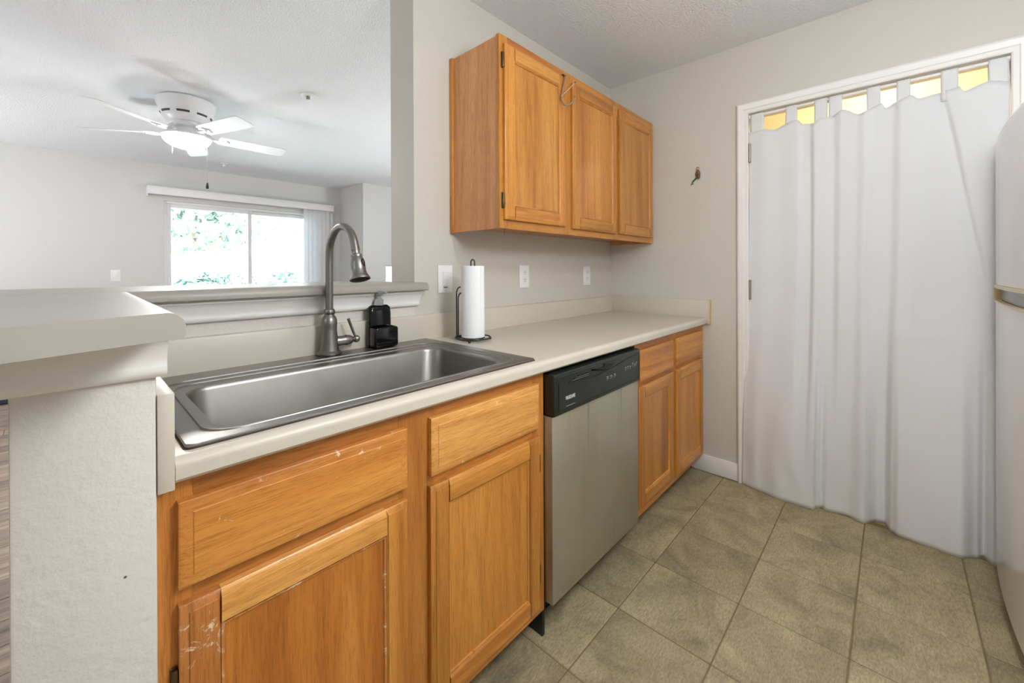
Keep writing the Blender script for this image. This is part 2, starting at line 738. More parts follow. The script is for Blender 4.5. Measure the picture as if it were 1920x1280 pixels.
fl = struct('floor', box(-0.225, XE + 0.02, YB_, Y1, -0.06, -0.003), M['grout'], label='kitchen floor of olive brown slate look tiles')
P_ = 0.3085
tile_me = finish(box(0, P_ - 0.004, 0, P_ - 0.004, -0.012, 0.0, 0.0022, 1), 'tile', M['slate'], 0)
first = True
for i in range(-4, 6):
    for j in range(-6, 2):
        x0 = 1.013 + i * P_ + 0.002
        y0 = 0.411 + j * P_ + 0.002
        if x0 + P_ > XE + 0.1 or y0 < YB_ - 0.2 or y0 > 1.0:
            continue
        o = bpy.data.objects.new('tile', tile_me)
        o.location = (x0, y0, random.uniform(-0.0006, 0.0004))
        o.parent = fl
        COL.objects.link(o)

fl2 = struct('floor', box(XL_, XR_, YB_, YF_ + 0.05, -0.16, -0.07), M['subfloor'], label='wood plank floor of the living room')
PW, PLN = 0.15, 1.83
plank_me = finish(box(0, PLN - 0.002, 0, PW - 0.002, -0.012, 0.0, 0.0015, 1), 'plank', M['plank'], 0)
sub = obj('underlay', box(XL_, -0.226, YB_, YF_, -0.07, -0.011), M['subfloor'], fl2)
sub2 = obj('underlay', box(-0.22, XR_, Y1 + 0.1, YF_, -0.07, -0.011), M['subfloor'], fl2)
y = YB_
row = 0
while y < YF_ - 0.02:
    off = (row * 0.61) % PLN
    x = XL_ - off
    lim = XR_ if y > Y1 + 0.15 else -0.226
    while x < lim:
        a, b = max(x, XL_), min(x + PLN, lim)
        if b - a > 0.1:
            o = bpy.data.objects.new('plank', plank_me)
            o.location = (a, y, 0)
            o.scale = ((b - a) / PLN, 1, 1)
            o.parent = fl2
            COL.objects.link(o)
        x += PLN
    y += PW
    row += 1

JX = 0.967
struct('wall_center', box(JX, XR_, Y1, 1.625, 0, H), [M['wall_kitchen']], label='beige wall between kitchen and living room, behind the cabinets')
bm = box(-0.053, JX, Y1, 1.625, 0, 1.117)
add_box(bm, -0.053, 0.087, 0.804, Y1, 0, 1.117, 0.004, 2)
struct('wall_left', bm, M['wall_pony'], label='textured half wall under the bar top')
obj('scuff_mark', lathe([(0.0018, 0), (0.0018, 0.0012)], (0.052, 0.8048, 0.766), (0.0, -1, 0), 8), M['orn_brown'], bpy.data.objects['wall_left'])

DY0, DY1, DZ = -0.345, 0.59, 2.06
bm = box(XE, XE + 0.115, DY1 + 0.012, Y1, 0, H)
add_box(bm, XE, XE + 0.115, DY0 - 0.012, DY1 + 0.012, DZ + 0.012, H)
add_box(bm, XE, XE + 0.115, YB_, DY0 - 0.012, 0, H)
struct('wall_right', bm, M['wall_kitchen'], label='beige end wall with the curtained doorway')
struct('wall_rear', box(XL_, XR_, YB_ - T, YB_, 0, H), M['wall_kitchen'], label='kitchen wall behind the refrigerator')
struct('wall_outer', box(XL_ - T, XL_, YB_, YF_, 0, H), M['wall_living'], label='living room side wall opposite')
# far wall with the patio window opening
WX0, WX1, WZ0, WZ1 = 0.755, 2.52, 0.06, 2.035
bm = box(XL_, WX0, YF_, YF_ + 0.15, 0, H)
add_box(bm, WX1, 2.87 + 0.15, YF_, YF_ + 0.15, 0, H)
add_box(bm, WX0, WX1, YF_, YF_ + 0.15, WZ1, H)
add_box(bm, WX0, WX1, YF_, YF_ + 0.15, 0, WZ0)
struct('wall_far', bm, M['wall_living'], label='pale far wall of the living room around the window')
W2X0, W2X1, W2Z0, W2Z1 = 3.215, 3.75, 0.45, 1.273
bm = box(2.87, 3.02, 5.58, YF_ + 0.15, 0, H)
add_box(bm, 3.02, W2X0, 5.58, 5.73, 0, H)
add_box(bm, W2X1, XR_, 5.58, 5.73, 0, H)
add_box(bm, W2X0, W2X1, 5.58, 5.73, 0, W2Z0)
add_box(bm, W2X0, W2X1, 5.58, 5.73, W2Z1, H)
struct('wall_corner', bm, M['wall_living'], label='projecting wall corner right of the living room window')
struct('wall_east', box(XR_, XR_ + T, 1.6, 5.73, 0, H), M['wall_living'], label='right side wall of the living room')
# pantry behind the curtain
PX = 3.55
bm = box(PX, PX + 0.1, -0.9, Y1, 0, H)
add_box(bm, XE + 0.115, PX, -1.0, -0.9, 0, H)
add_box(bm, XE + 0.115, PX, Y1 - 0.02, Y1 - 0.001, 0, H)
add_box(bm, XE + 0.116, XE + 0.12, DY1 + 0.02, Y1 - 0.02, 0, H)
add_box(bm, XE + 0.116, XE + 0.12, -0.9, DY0 - 0.02, 0, H)
struct('wall_pantry', bm, M['pantry'], label='cream walls of the closet behind the curtain')
struct('floor_pantry', box(XE + 0.02, PX, -0.9, Y1, -0.06, -0.002), M['slate'])

# baseboards
def baseboard(name, pts2):
    bm = new_bm()
    for (x0, x1, y0, y1) in pts2:
        add_box(bm, x0, x1, y0, y1, 0, 0.098, 0.004, 2)
    return struct(name, bm, M['trim'])


baseboard('baseboard_right', [(XE - 0.013, XE, 0.648, 0.90)])
baseboard('baseboard_far', [(XL_, WX0, YF_ - 0.013, YF_)])

# door casing and lining (doorway with curtain)
prof = [(0, 0), (0, .008), (.005, .012), (.020, .012), (.024, .016), (.040, .018), (.047, .021), (.056, .016), (.056, 0)]
rings = []
for (py, pz, sy, sz) in ((DY1, 0, 1, 0), (DY1, DZ, 1, 1), (DY0, DZ, -1, 1), (DY0, 0, -1, 0)):
    rings.append([(XE - h, py + sy * d, pz + sz * d) for d, h in prof])
bm = new_bm()
add_rings(bm, rings)
dr = struct('door_1', bm, M['trim'], label='white cased doorway hung with a white curtain')
bm = box(XE - 0.002, XE + 0.117, DY1, DY1 + 0.012, 0, DZ)
add_box(bm, XE + 0.04, XE + 0.052, DY1 - 0.012, DY1, 0, DZ)
obj('jamb', bm, M['trim'], dr)
bm = box(XE - 0.002, XE + 0.117, DY0 - 0.012, DY0, 0, DZ)
add_box(bm, XE + 0.04, XE + 0.052, DY0, DY0 + 0.012, 0, DZ)
obj('jamb', bm, M['trim'], dr)
bm = box(XE - 0.002, XE + 0.117, DY0, DY1, DZ, DZ + 0.012)
add_box(bm, XE + 0.04, XE + 0.052, DY0, DY1, DZ - 0.012, DZ)
obj('head_jamb', bm, M['trim'], dr)
for hz in (1.84, 1.085, 0.3):
    bm = box(XE - 0.002, XE + 0.03, DY1 - 0.003, DY1, hz - 0.045, hz + 0.045)
    add_lathe(bm, [(0.006, -0.046), (0.006, 0.046)], (XE - 0.004, DY1 - 0.006, hz), n=12)
    add_lathe(bm, [(0.004, -0.054), (0.007, -0.05), (0.007, -0.046)], (XE - 0.004, DY1 - 0.006, hz), n=12)
    add_lathe(bm, [(0.007, 0.046), (0.007, 0.05), (0.004, 0.054)], (XE - 0.004, DY1 - 0.006, hz), n=12)
    obj('hinge', bm, M['hinge_steel'], dr)

# bar trim moulding under the bar top
prof = [(0, 1.046), (.008, 1.046), (.0125, 1.050), (.0145, 1.056), (.0135, 1.063), (.0125, 1.067), (.0145, 1.078), (.0195, 1.092), (.026, 1.102), (.0275, 1.103), (.0275, 1.1165), (0, 1.1165)]
prof2 = [(0, 1.055), (.0105, 1.055), (.0145, 1.0585), (.016, 1.064), (.0155, 1.070), (.0150, 1.073), (.0170, 1.083), (.0210, 1.096), (.027, 1.107), (.0300, 1.1095), (.0300, 1.1165), (0, 1.1165)]
bm = new_bm()
path = [((-.053, 1.625), (-1, 0)), ((-.053, .804), (-1, -1)), ((.098, .804), (0, -1))]
add_rings(bm, [[(p[0] + q[0] * d, p[1] + q[1] * d, z) for d, z in prof] for p, q in path])
path = [((.0875, Y1), (0, -1)), ((.965, Y1), (1, -1)), ((.965, Y1), (1, 0))]
add_rings(bm, [[(p[0] + q[0] * d, p[1] + q[1] * d, z) for d, z in prof2] for p, q in path])
struct('trim_1', bm, M['trim'], label='white stepped moulding under the bar top')

# ------------------------------------------------------------------ patio window
WY = YF_ + 0.05
wn = struct('window_1', box(WX0, WX0 + 0.03, YF_ + 0.02, YF_ + 0.12, WZ0, WZ1, 0.003), M['vinyl'], label='sliding glass window in the far living room wall')
bm = box(WX1 - 0.03, WX1, YF_ + 0.02, YF_ + 0.12, WZ0, WZ1, 0.003)
obj('frame_side', bm, M['vinyl'], wn)
obj('frame_head', box(WX0 + 0.03, WX1 - 0.03, YF_ + 0.02, YF_ + 0.12, WZ1 - 0.03, WZ1, 0.003), M['vinyl'], wn)
obj('frame_sill', box(WX0 + 0.03, WX1 - 0.03, YF_ + 0.02, YF_ + 0.12, WZ0, WZ0 + 0.03, 0.003), M['vinyl'], wn)
for (a, b, yy) in ((WX0 + 0.03, 1.675, YF_ + 0.035), (1.625, WX1 - 0.03, YF_ + 0.075)):
    s_ = 0.045
    bm = box(a, a + s_, yy, yy + 0.035, WZ0 + 0.03, WZ1 - 0.03, 0.003)
    add_box(bm, b - s_, b, yy, yy + 0.035, WZ0 + 0.03, WZ1 - 0.03, 0.003)
    add_box(bm, a + s_, b - s_, yy, yy + 0.035, WZ1 - 0.03 - s_, WZ1 - 0.03, 0.003)
    add_box(bm, a + s_, b - s_, yy, yy + 0.035, WZ0 + 0.03, WZ0 + 0.03 + s_, 0.003)
    sh = obj('sash', bm, M['vinyl'], wn)
    obj('pane', box(a + s_ - 0.004, b - s_ + 0.004, yy + 0.014, yy + 0.020, WZ0 + 0.07, WZ1 - 0.07), M['pane'], sh)
obj('latch', box(WX0 + 0.04, WX0 + 0.06, YF_ + 0.022, YF_ + 0.035, 1.04, 1.12, 0.003), M['vinyl'], wn)
w2 = struct('window_2', box(W2X0, W2X0 + 0.03, 5.6, 5.7, W2Z0, W2Z1, 0.003), M['vinyl'], label='small bright window beyond the wall end')
obj('frame_side', box(W2X1 - 0.03, W2X1, 5.6, 5.7, W2Z0, W2Z1, 0.003), M['vinyl'], w2)
obj('frame_head', box(W2X0 + 0.03, W2X1 - 0.03, 5.6, 5.7, W2Z1 - 0.02, W2Z1, 0.003), M['vinyl'], w2)
obj('frame_sill', box(W2X0 + 0.03, W2X1 - 0.03, 5.6, 5.7, W2Z0, W2Z0 + 0.03, 0.003), M['vinyl'], w2)
obj('pane', box(W2X0 + 0.02, W2X1 - 0.02, 5.65, 5.656, W2Z0 + 0.02, W2Z1 - 0.015), M['pane'], w2)

# ------------------------------------------------------------------ outdoors
gr = struct('ground', box(-40, 45, YF_ + 0.2, 70, -0.4, -0.25), M['lawn'], label='pale sunlit lawn outside the window')


def foliage(c, rad, n, size, squash=1.0, seed=0):
    rnd = random.Random(seed)
    bm = new_bm()
    for _ in range(n):
        d = Vector((rnd.gauss(0, 1), rnd.gauss(0, 1), rnd.gauss(0, 1))).normalized()
        r = rnd.random() ** 0.4
        p = Vector(c) + Vector((d.x * rad[0], d.y * rad[1], d.z * rad[2])) * r
        a = Vector((rnd.uniform(-1, 1), rnd.uniform(-1, 1), rnd.uniform(-1, 1))).normalized()
        b = a.cross(Vector((rnd.uniform(-1, 1), rnd.uniform(-1, 1), rnd.uniform(-1, 1)))).normalized()
        s = size * rnd.uniform(0.6, 1.3)
        v = [bm.verts.new(p + a * s), bm.verts.new(p + b * s * .5), bm.verts.new(p - a * s), bm.verts.new(p - b * s * .5)]
        bm.faces.new(v)
    return bm


def tree(x, y, h, cr, label, seed, mat):
    t = root('tree', label, 'tree', (x, y, -0.25))
    obj('trunk', tube(spline([(x, y, -0.25), (x + .05, y, h * .3), (x - .1, y + .05, h * .55), (x + .1, y, h * .8)], 5), lambda s: 0.14 * (1 - s * .6), 8), M['bark'], t)
    for k, (ax, az) in enumerate(((-1, .35), (1, .45), (.5, .6))):
        obj('branch', tube(spline([(x, y, h * az * .8), (x + ax * cr * .4, y, h * (az + .12)), (x + ax * cr * .8, y + .1, h * (az + .2))], 4), lambda s: 0.06 * (1 - s * .7), 6), M['bark'], t)
    f = obj('foliage', foliage((x, y, h * .72), (cr, cr, h * .33), 1500, 0.16, seed=seed), mat, t, smooth=0)
    f['kind'] = 'stuff'
    return t


tree(2.2, 13.0, 3.9, 1.6, 'leafy green tree outside, seen through the left window pane', 1, M['leaf'])
tree(5.6, 18.5, 6.0, 1.4, 'green tree farther off across the lawn', 2, M['leaf'])
tree(2.2, 22.0, 6.0, 2.2, 'tall green tree far back behind the nearest tree', 3, M['leaf'])


def hedge(x, y, w, label, seed):
    f = obj('shrub', foliage((x, y, 0.50), (w, .5, .70), 1500, 0.08, seed=seed), M['leaf_teal'], None, (x, y, -0.25), smooth=0, label=label, cat='shrub', group='shrubs outside the window')
    return f


hedge(1.75, 9.5, 0.72, 'low teal green shrub under the left window pane', 11)
hedge(3.15, 9.5, 0.45, 'low teal green shrub in the right window pane', 12)
hedge(2.75, 11.4, 0.7, 'shrub farther back behind the window mullion', 13)

# ------------------------------------------------------------------ living room fittings
# vertical blind with valance
vb = root('vertical_blind', 'white valance and stacked vertical blind slats at the living room window', 'blind', (1.66, 6.25, 0.04))
bm = box(0.60, 2.72, 6.19, 6.20, 2.085, 2.175, 0.002)
add_box(bm, 0.60, 0.61, 6.20, 6.309, 2.06, 2.175, 0.002)
add_box(bm, 2.71, 2.72, 6.20, 6.309, 2.06, 2.175, 0.002)
add_box(bm, 0.61, 2.71, 6.20, 6.309, 2.165, 2.175)
obj('valance', bm, M['vinyl'], vb)
obj('head_rail', box(0.63, 2.70, 6.23, 6.27, 2.125, 2.16), M['vinyl'], vb)
for k in range(7):
    x0 = 2.305 + k * 0.058
    c = math.cos(0.12 + 0.02 * (k % 3)) * 0.07
    s = math.sin(0.12 + 0.02 * (k % 3)) * 0.09
    bm = new_bm()
    pts = []
    for q in range(7):
        f_ = q / 6 - 0.5
        pts.append((x0 + c * (f_ + .5), 6.245 - s * f_ + 0.006 * (1 - 4 * f_ * f_)))
    poly = pts + [(a, b + 0.0012) for a, b in reversed(pts)]
    add_prism(bm, poly, 'z', 0.06, 2.13)
    obj('slat', bm, M['blind'], vb)

# ceiling fan
FX, FY = 0.5935, 3.83
fan = root('ceiling_fan', 'white five blade ceiling fan with lit bowl light in the living room', 'fan', (FX, FY, H))
obj('canopy', lathe([(0.165, 0), (0.178, -0.012), (0.176, -0.045), (0.160, -0.085), (0.148, -0.12), (0.146, -0.128), (0.130, -0.150), (0.115, -0.165)], (FX, FY, H - 0.0005), n=48), M['fan_white'], fan)
for k in range(8):
    a0 = k * PI / 4 + 0.25
    bm = new_bm()
    ring = []
    for q in range(6):
        a = a0 + q * 0.1
        ring.append([(FX + r * math.cos(a), FY + r * math.sin(a), z) for r, z in ((.1485, H - .123), (.1545, H - .110), (.150, H - .108), (.144, H - .122))])
    add_rings(bm, ring)
    obj('vent_slot', bm, M['slot'], fan)
obj('motor_hub', lathe([(0.06, -0.16), (0.085, -0.165), (0.085, -0.195), (0.06, -0.205), (0.06, -0.235), (0.10, -0.245), (0.140, -0.252), (0.152, -0.262), (0.152, -0.272), (0.146, -0.275)], (FX, FY, H), n=40), M['fan_white'], fan)
obj('light_bowl', lathe([(0.147, -0.272), (0.140, -0.292), (0.122, -0.315), (0.092, -0.335), (0.055, -0.347), (0.018, -0.351)], (FX, FY, H), n=40), M['bowl'], fan)
BZ = 2.212
for k in range(5):
    a = math.radians(1.5 + 72 * k)
    ca, sa = math.cos(a), math.sin(a)
    pit = math.radians(13)

    def W(r, t, dz=0.0):
        # r outward, t along tangent; +t edge lower
        return (FX + ca * r - sa * t * math.cos(pit), FY + sa * r + ca * t * math.cos(pit), BZ - t * math.sin(pit) + dz)
    outline = []
    for r, wd in ((0.20, .052), (0.24, .058), (0.40, .064), (0.58, .068), (0.645, .066)):
        outline.append((r, wd))
    top = [(r, w) for r, w in outline] + [(0.66, .055), (0.665, .03)]
    poly = [(r, w) for r, w in top] + [(r, -w) for r, w in reversed(top)]
    bm = new_bm()
    add_rings(bm, [[W(r, t, 0.003) for r, t in poly], [W(r, t, -0.003) for r, t in poly]])
    bl = obj('blade', bm, M['fan_white'], fan)
    bm = new_bm()
    add_tube(bm, spline([(FX + ca * .07, FY + sa * .07, 2.27), (FX + ca * .12, FY + sa * .12, 2.245), (FX + ca * .17, FY + sa * .17, 2.205), W(.23, 0, -.008)], 5), 0.010, 8)
    add_tube(bm, [W(.20, -.03, -.006), W(.235, -.035, -.006), W(.265, 0, -.006), W(.235, .035, -.006), W(.20, .03, -.006)], 0.006, 6)
    obj('blade_iron', bm, M['fan_white'], bl)
bm = tube([(0.6945, FY - 0.115, 2.19), (0.6945, FY - 0.115, 1.835)], 0.0016, 6)
ch = obj('pull_chain', bm, M['hinge_steel'], fan)
obj('chain_bob', lathe([(0.003, 0), (0.006, -0.006), (0.010, -0.035), (0.008, -0.048)], (0.6945, FY - 0.115, 1.855), n=12), M['black'], ch)
ch2 = obj('pull_chain', tube([(0.493, FY - 0.11, 2.2), (0.493, FY - 0.11, 2.06)], 0.0014, 6), M['fan_white'], fan)
obj('chain_bob', lathe([(0.003, 0), (0.005, -0.01), (0.004, -0.05)], (0.493, FY - 0.11, 2.08), n=10), M['fan_white'], ch2)

sp = root('fire_sprinkler', 'white sprinkler head with round flange in the ceiling right of the fan', 'sprinkler', (1.1675, 3.068, H))
obj('flange', lathe([(0.05, 0), (0.05, -0.004), (0.03, -0.012), (0.024, -0.010)], (1.1675, 3.068, H - 0.0003), n=28), M['plastic'], sp)
obj('nozzle', lathe([(0.012, 0), (0.012, -0.022), (0.006, -0.03)], (1.1675, 3.068, H - 0.008), n=14), M['hinge_steel'], sp)
obj('deflector', lathe([(0.016, -0.036), (0.016, -0.039)], (1.1675, 3.068, H), n=16), M['plastic'], sp)
sp = root('fire_sprinkler', 'tiny white ceiling sprinkler close to the far wall, above the blind valance', 'sprinkler', (1.2326, 5.73, H))
obj('flange', lathe([(0.036, 0), (0.036, -0.006), (0.022, -0.012)], (1.2326, 5.73, H - 0.0003), n=20), M['plastic'], sp)
obj('nozzle', lathe([(0.014, -0.010), (0.014, -0.035), (0.02, -0.037), (0.02, -0.042)], (1.2326, 5.73, H), n=14), M['fan_white'], sp)

sw = root('light_switch', 'white square rocker switch on the far living room wall, left of the window', 'switch', (0.345, YF_, 1.15))
obj('plate', box(0.305, 0.385, YF_ - 0.006, YF_ - 0.0002, 1.09, 1.215, 0.002), M['plastic'], sw)
obj('rocker', box(0.327, 0.363, YF_ - 0.011, YF_ - 0.006, 1.118, 1.187, 0.002), M['plastic'], sw)

rg = root('floor_mat', 'dark navy mat lying on the wood floor against the far wall', 'mat', (-1.0, 6.05, 0))
obj('pile', box(-1.7, -0.28, 5.90, 6.27, 0.0005, 0.012, 0.003), M['rug'], rg)
obj('binding', tube([(-1.7, 5.9, .007), (-.28, 5.9, .007), (-.28, 6.27, .007), (-1.7, 6.27, .007)], 0.006, 8, True), M['black'], rg)


def pendant(x, y, label, drop=0.62):
    t = root('pendant_lamp', label, 'lamp', (x, y, H))
    obj('rose', lathe([(.06, 0), (.06, -.012), (.012, -.03)], (x, y, H - .0003), n=24), M['fan_white'], t)
    obj('cord', tube([(x, y, H - .02), (x, y, H - drop + .18)], .004, 8), M['plastic'], t)
    obj('shade_ring', lathe([(.03, -.43), (.05, -.445), (.05, -.47)], (x, y, H + .62 - drop), n=24), M['chrome'], t)
    obj('bulb', lathe([(.02, -.47), (.035, -.50), (.038, -.53), (.02, -.56), (.004, -.565)], (x, y, H + .62 - drop), n=20), M['bulb'], t)


pendant(1.0, -0.22, 'short bare globe lamp on the kitchen ceiling before the curtain', 0.30)
pendant(0.75, -0.24, 'added bare globe pendant, unseen fill light for the kitchen', 0.72)
pendant(-2.2, 1.0, 'added bare globe pendant, unseen fill light on the dining side')

for (tx_, ty_), lb in zip(LIVING_FILL, ('added white fill uplight left of the fan, out of view', 'added white fill uplight right of the fan, behind the wall')):
    t = root('fill_uplight', lb, 'lamp', (tx_, ty_, 0))
    obj('base', lathe([(.14, .0005), (.14, .015), (.03, .03)], (tx_, ty_, 0), n=32), M['fan_white'], t)
    obj('pole', lathe([(.012, .025), (.012, .30)], (tx_, ty_, 0), n=14), M['fan_white'], t)
    obj('shade', lathe([(.02, .29), (.10, .32), (.17, .38), (.19, .44), (.186, .44), (.166, .385), (.10, .33), (.02, .305)], (tx_, ty_, 0), n=32), M['fan_white'], t)
pb = root('pantry_lamp', 'bare bulb lamp on the closet ceiling behind the curtain', 'lamp', (3.1, 0.02, H))
obj('socket', lathe([(0.05, 0), (0.05, -0.02), (0.022, -0.03), (0.022, -0.06)], (3.1, 0.02, H - 0.0003), n=20), M['fan_white'], pb)
obj('bulb', lathe([(0.014, -0.06), (0.028, -0.09), (0.03, -0.11), (0.02, -0.135), (0.004, -0.14)], (3.1, 0.02, H), n=18), M['bulb'], pb)

# ------------------------------------------------------------------ bar top (L-shaped)
BT, BB = 1.151, 1.1175
r = 0.021


def edge_prof(e, inward):
    """profile (horizontal coordinate, z) of a rolled edge at e, running towards inward (+1/-1)"""
    pts = [(e + inward * 0.004, BB), (e, BB + 0.004)]
    for k in range(7):
        a = PI / 2 * k / 6
        pts.append((e + inward * (r - r * math.cos(a)), BT - r + r * math.sin(a)))
    return pts


bt = root('bar_top', 'L-shaped beige laminate bar top on the half wall', 'counter', (0.0, 1.5, BB))
fr = edge_prof(1.40, 1)
bm = new_bm()
poly = fr + [(1.448, BT), (1.448, BB)]
xs = [-0.35, 0.985, 1.000, 1.008, 1.012]
sh = [0, 0, 0.001, 0.005, 0.014]
add_rings(bm, [[(x, min(1.448, p[0] + d), p[1] - (0.0 if p[1] < BT - .002 else d * .25)) for p in poly] for x, d in zip(xs, sh)])
add_prism(bm, [(1.448, BB), (1.448, BT), (1.853, BT), (1.862, BT - .006), (1.866, BT - 0.016), (1.866, BB)], 'x', -0.35, JX - 0.0005)
# near leg along y
ed = edge_prof(0.110, -1)
poly = ed + [(0.03, BT), (-0.044, BT), (-0.35, BT), (-0.35, BB), (-0.044, BB), (0.03, BB)]


def yend(x):
    return 0.6205 + 0.38 * (x - .010) if x > -0.06 else 0.594


xs_ = [-0.35, -0.2, -0.12, -0.044, -0.01, 0.02, 0.045, 0.065, 0.08]
# vertical columns of points that share x, so the curved end stays a clean strip
cols = []
for x in xs_ + [0.09, 0.094, 0.098, 0.101, 0.104, 0.1065, 0.1085, 0.1098]:
    k = x - (0.110 - r)
    zt_ = BT if k <= 0 else BT - r + math.sqrt(max(0, r * r - k * k))
    zb_ = BB if x < 0.106 else BB + .004 * ((x - 0.106) / 0.004) ** 2
    cols.append((x, zb_, zt_))
vv = []
for x, zb_, zt_ in cols:
    ye = yend(x)
    xn = x - .0095 * sstep(-.05, .110, x)
    vv.append([bm.verts.new((xn, ye, zb_)), bm.verts.new((xn, ye, zt_)), bm.verts.new((x, 1.4005, zt_)), bm.verts.new((x, 1.4005, zb_))])
for a, b in zip(vv[:-1], vv[1:]):
    for k in range(4):
        bm.faces.new((a[k], b[k], b[(k + 1) % 4], a[(k + 1) % 4]))
bm.faces.new(vv[0])
bm.faces.new(list(reversed(vv[-1])))
obj('top', bm, M['laminate_bar'], bt)

# ------------------------------------------------------------------ kitchen countertop
CT, CB = 0.914, 0.876
FE = 0.804
ct = root('countertop', 'long beige laminate countertop with low backsplash along the wall', 'counter', (1.3, 1.1, CB))
XA, XB = 0.1085, XE - 0.0205
SX0, SX1, SY0, SY1 = 0.150, 0.980, 0.868, 1.395   # cut-out for the sink
pf = []
R_ = 0.016
for k in range(8):
    a = PI / 2 * k / 7
    pf.append((FE + R_ - R_ * math.cos(a), CT - R_ + R_ * math.sin(a)))
poly = [(SY0, CB), (FE + 0.006, CB), (FE, CB + 0.006)] + pf + [(SY0, CT)]
bm = prism(poly, 'x', XA, XB)
add_box(bm, XA, XB, SY1, Y1 - 0.0205, CB, CT)
add_box(bm, XA, SX0, SY0, SY1, CB, CT)
add_box(bm, SX1, XB, SY0, SY1, CB, CT)
obj('slab', bm, M['laminate'], ct)
SPZ = 1.0165
bz = [(Y1 - 0.0003, CT - .03), (Y1 - 0.02, CT - .03), (Y1 - 0.02, SPZ - 0.008), (Y1 - 0.0176, SPZ - 0.0025), (Y1 - 0.012, SPZ), (Y1 - 0.0003, SPZ)]
obj('backsplash', prism(bz, 'x', 0.0875, XE - 0.0003), M['laminate'], ct)
e = obj('end_splash', box(XE - 0.02, XE - 0.0004, FE - 0.012, Y1 - 0.0205, CB, SPZ, 0.0015), M['laminate'], ct)
obj('edge_strip', box(XE - 0.019, XE - 0.0006, FE - 0.0155, FE - 0.0122, CB + .001, SPZ - 0.0005), M['edge_yellow'], e)
obj('end_splash', box(0.0875, 0.108, FE - 0.001, Y1 - 0.0205, 0.868, SPZ, 0.0015), M['laminate'], ct)

# ------------------------------------------------------------------ sink
def rr(x0, x1, y0, y1, rad, z, n=8):
    pts = []
    for cx, cy, a0 in ((x1 - rad, y1 - rad, 0), (x0 + rad, y1 - rad, PI / 2), (x0 + rad, y0 + rad, PI), (x1 - rad, y0 + rad, 1.5 * PI)):
        for k in range(n + 1):
            a = a0 + PI / 2 * k / n
            pts.append((cx + rad * math.cos(a), cy + rad * math.sin(a), z))
    return pts


sk = root('kitchen_sink', 'wide single bowl stainless steel sink set into the countertop', 'sink', (0.565, 1.12, CT))
loops = [
    rr(.1255, 1.0045, .8335, 1.417, .010, CT + .0005),
    rr(.125, 1.005, .833, 1.4175, .010, CT + .0046),
    rr(.127, 1.003, .835, 1.4155, .009, CT + .0062),
    rr(.131, .999, .839, 1.4115, .008, CT + .0066),
    rr(.1515, .963, .859, 1.332, .060, CT + .0066),
    rr(.1530, .961, .8603, 1.330, .059, CT + .0036),
    rr(.1590, .952, .8650, 1.303, .057, CT + .0034),
    rr(.1605, .950, .8662, 1.301, .057, CT + .0064),
    rr(.1640, .945, .8690, 1.289, .056, CT + .0064),
    rr(.1655, .943, .8702, 1.287, .056, CT + .0036),
    rr(.1740, .928, .8770, 1.256, .055, CT + .0034),
    rr(.1800, .919, .8830, 1.246, .055, CT + .0030),
    rr(.1825, .916, .8855, 1.243, .055, CT + .0000),
    rr(.1840, .914, .8870, 1.241, .055, CT - .006),
    rr(.192, .905, .896, 1.231, .060, CT - .150),
    rr(.203, .894, .907, 1.220, .058, CT - .178),
    rr(.232, .865, .936, 1.191, .050, CT - .192),
    rr(.45, .65, 1.02, 1.11, .04, CT - .197),
]
bm = new_bm()
add_rings(bm, loops, True, False, True)
obj('bowl', bm, M['sink_steel'], sk, smooth=32)
bm = new_bm()
add_rings(bm, [rr(.1225 + a, 1.0065 - a, .8305 + a, 1.4185, .012, CT + z) for a, z in ((0, .0002), (.0004, .0012), (.004, .0012), (.004, .0002))], True, False, False)
obj('caulk_line', bm, M['oak_kick'], sk)
obj('drain', lathe([(0.045, 0.0), (0.045, 0.003), (0.038, 0.004), (0.030, 0.001), (0.008, 0.001)], (0.55, 1.065, CT - .1965), n=28), M['chrome'], sk)

# ------------------------------------------------------------------ faucet
fx, fy, fz = 0.591, 1.385, CT + .009
fc = root('kitchen_faucet', 'brushed nickel gooseneck pull-down faucet behind the sink', 'faucet', (fx, fy, fz))
obj('body', lathe([(0.038, 0), (0.038, .005), (0.034, .009), (0.030, .012), (0.0285, .02), (0.0265, .05), (0.0238, .075), (0.0235, .085), (0.0246, .10), (0.0243, .112), (0.021, .122), (0.0165, .128), (0.0150, .131), (0.0178, .135), (0.0182, .141), (0.0170, .147), (0.0135, .150)], (fx, fy, fz), n=36), M['nickel'], fc)
arc = [(fx, fy, fz + .148), (fx, fy, 1.15), (fx, fy, 1.225)]
RA = 0.094
for k in range(1, 15):
    a = PI - k * (PI * 0.93) / 14
    arc.append((fx, fy - RA - RA * math.cos(a), 1.245 + RA * math.sin(a) * 1.03))
obj('spout', tube(arc, 0.0122, 20), M['nickel'], fc)
endp = Vector(arc[-1])
dirv = (endp - Vector(arc[-2])).normalized()
hd = obj('spray_head', lathe([(0.0118, -0.002), (0.0128, 0), (0.0128, .003), (0.0115, .005), (0.0115, .016), (0.0165, .019), (0.0172, .024), (0.0165, .027), (0.0195, .034), (0.0215, .048), (0.0215, .062), (0.0208, .072), (0.0225, .075), (0.0225, .079), (0.0255, .086), (0.0300, .094), (0.0300, .097), (0.0265, .098)], endp, dirv, n=32, cap1=True), M['nickel'], fc)
obj('spray_face', lathe([(0.026, .0975), (0.026, .0985), (0.010, .1005)], endp, dirv, n=24), M['black'], hd)
side = Vector((0.35, -0.95, 0.0))
side = (side - dirv * side.dot(dirv)).normalized()
bm = new_bm()
add_ball(bm, endp + dirv * 0.052 + side * 0.0185, 0.010, 14, (0.75, 0.7, 1.5))
obj('spray_button', bm, M['black'], hd)
hp = Vector((fx, fy, 0.9615))
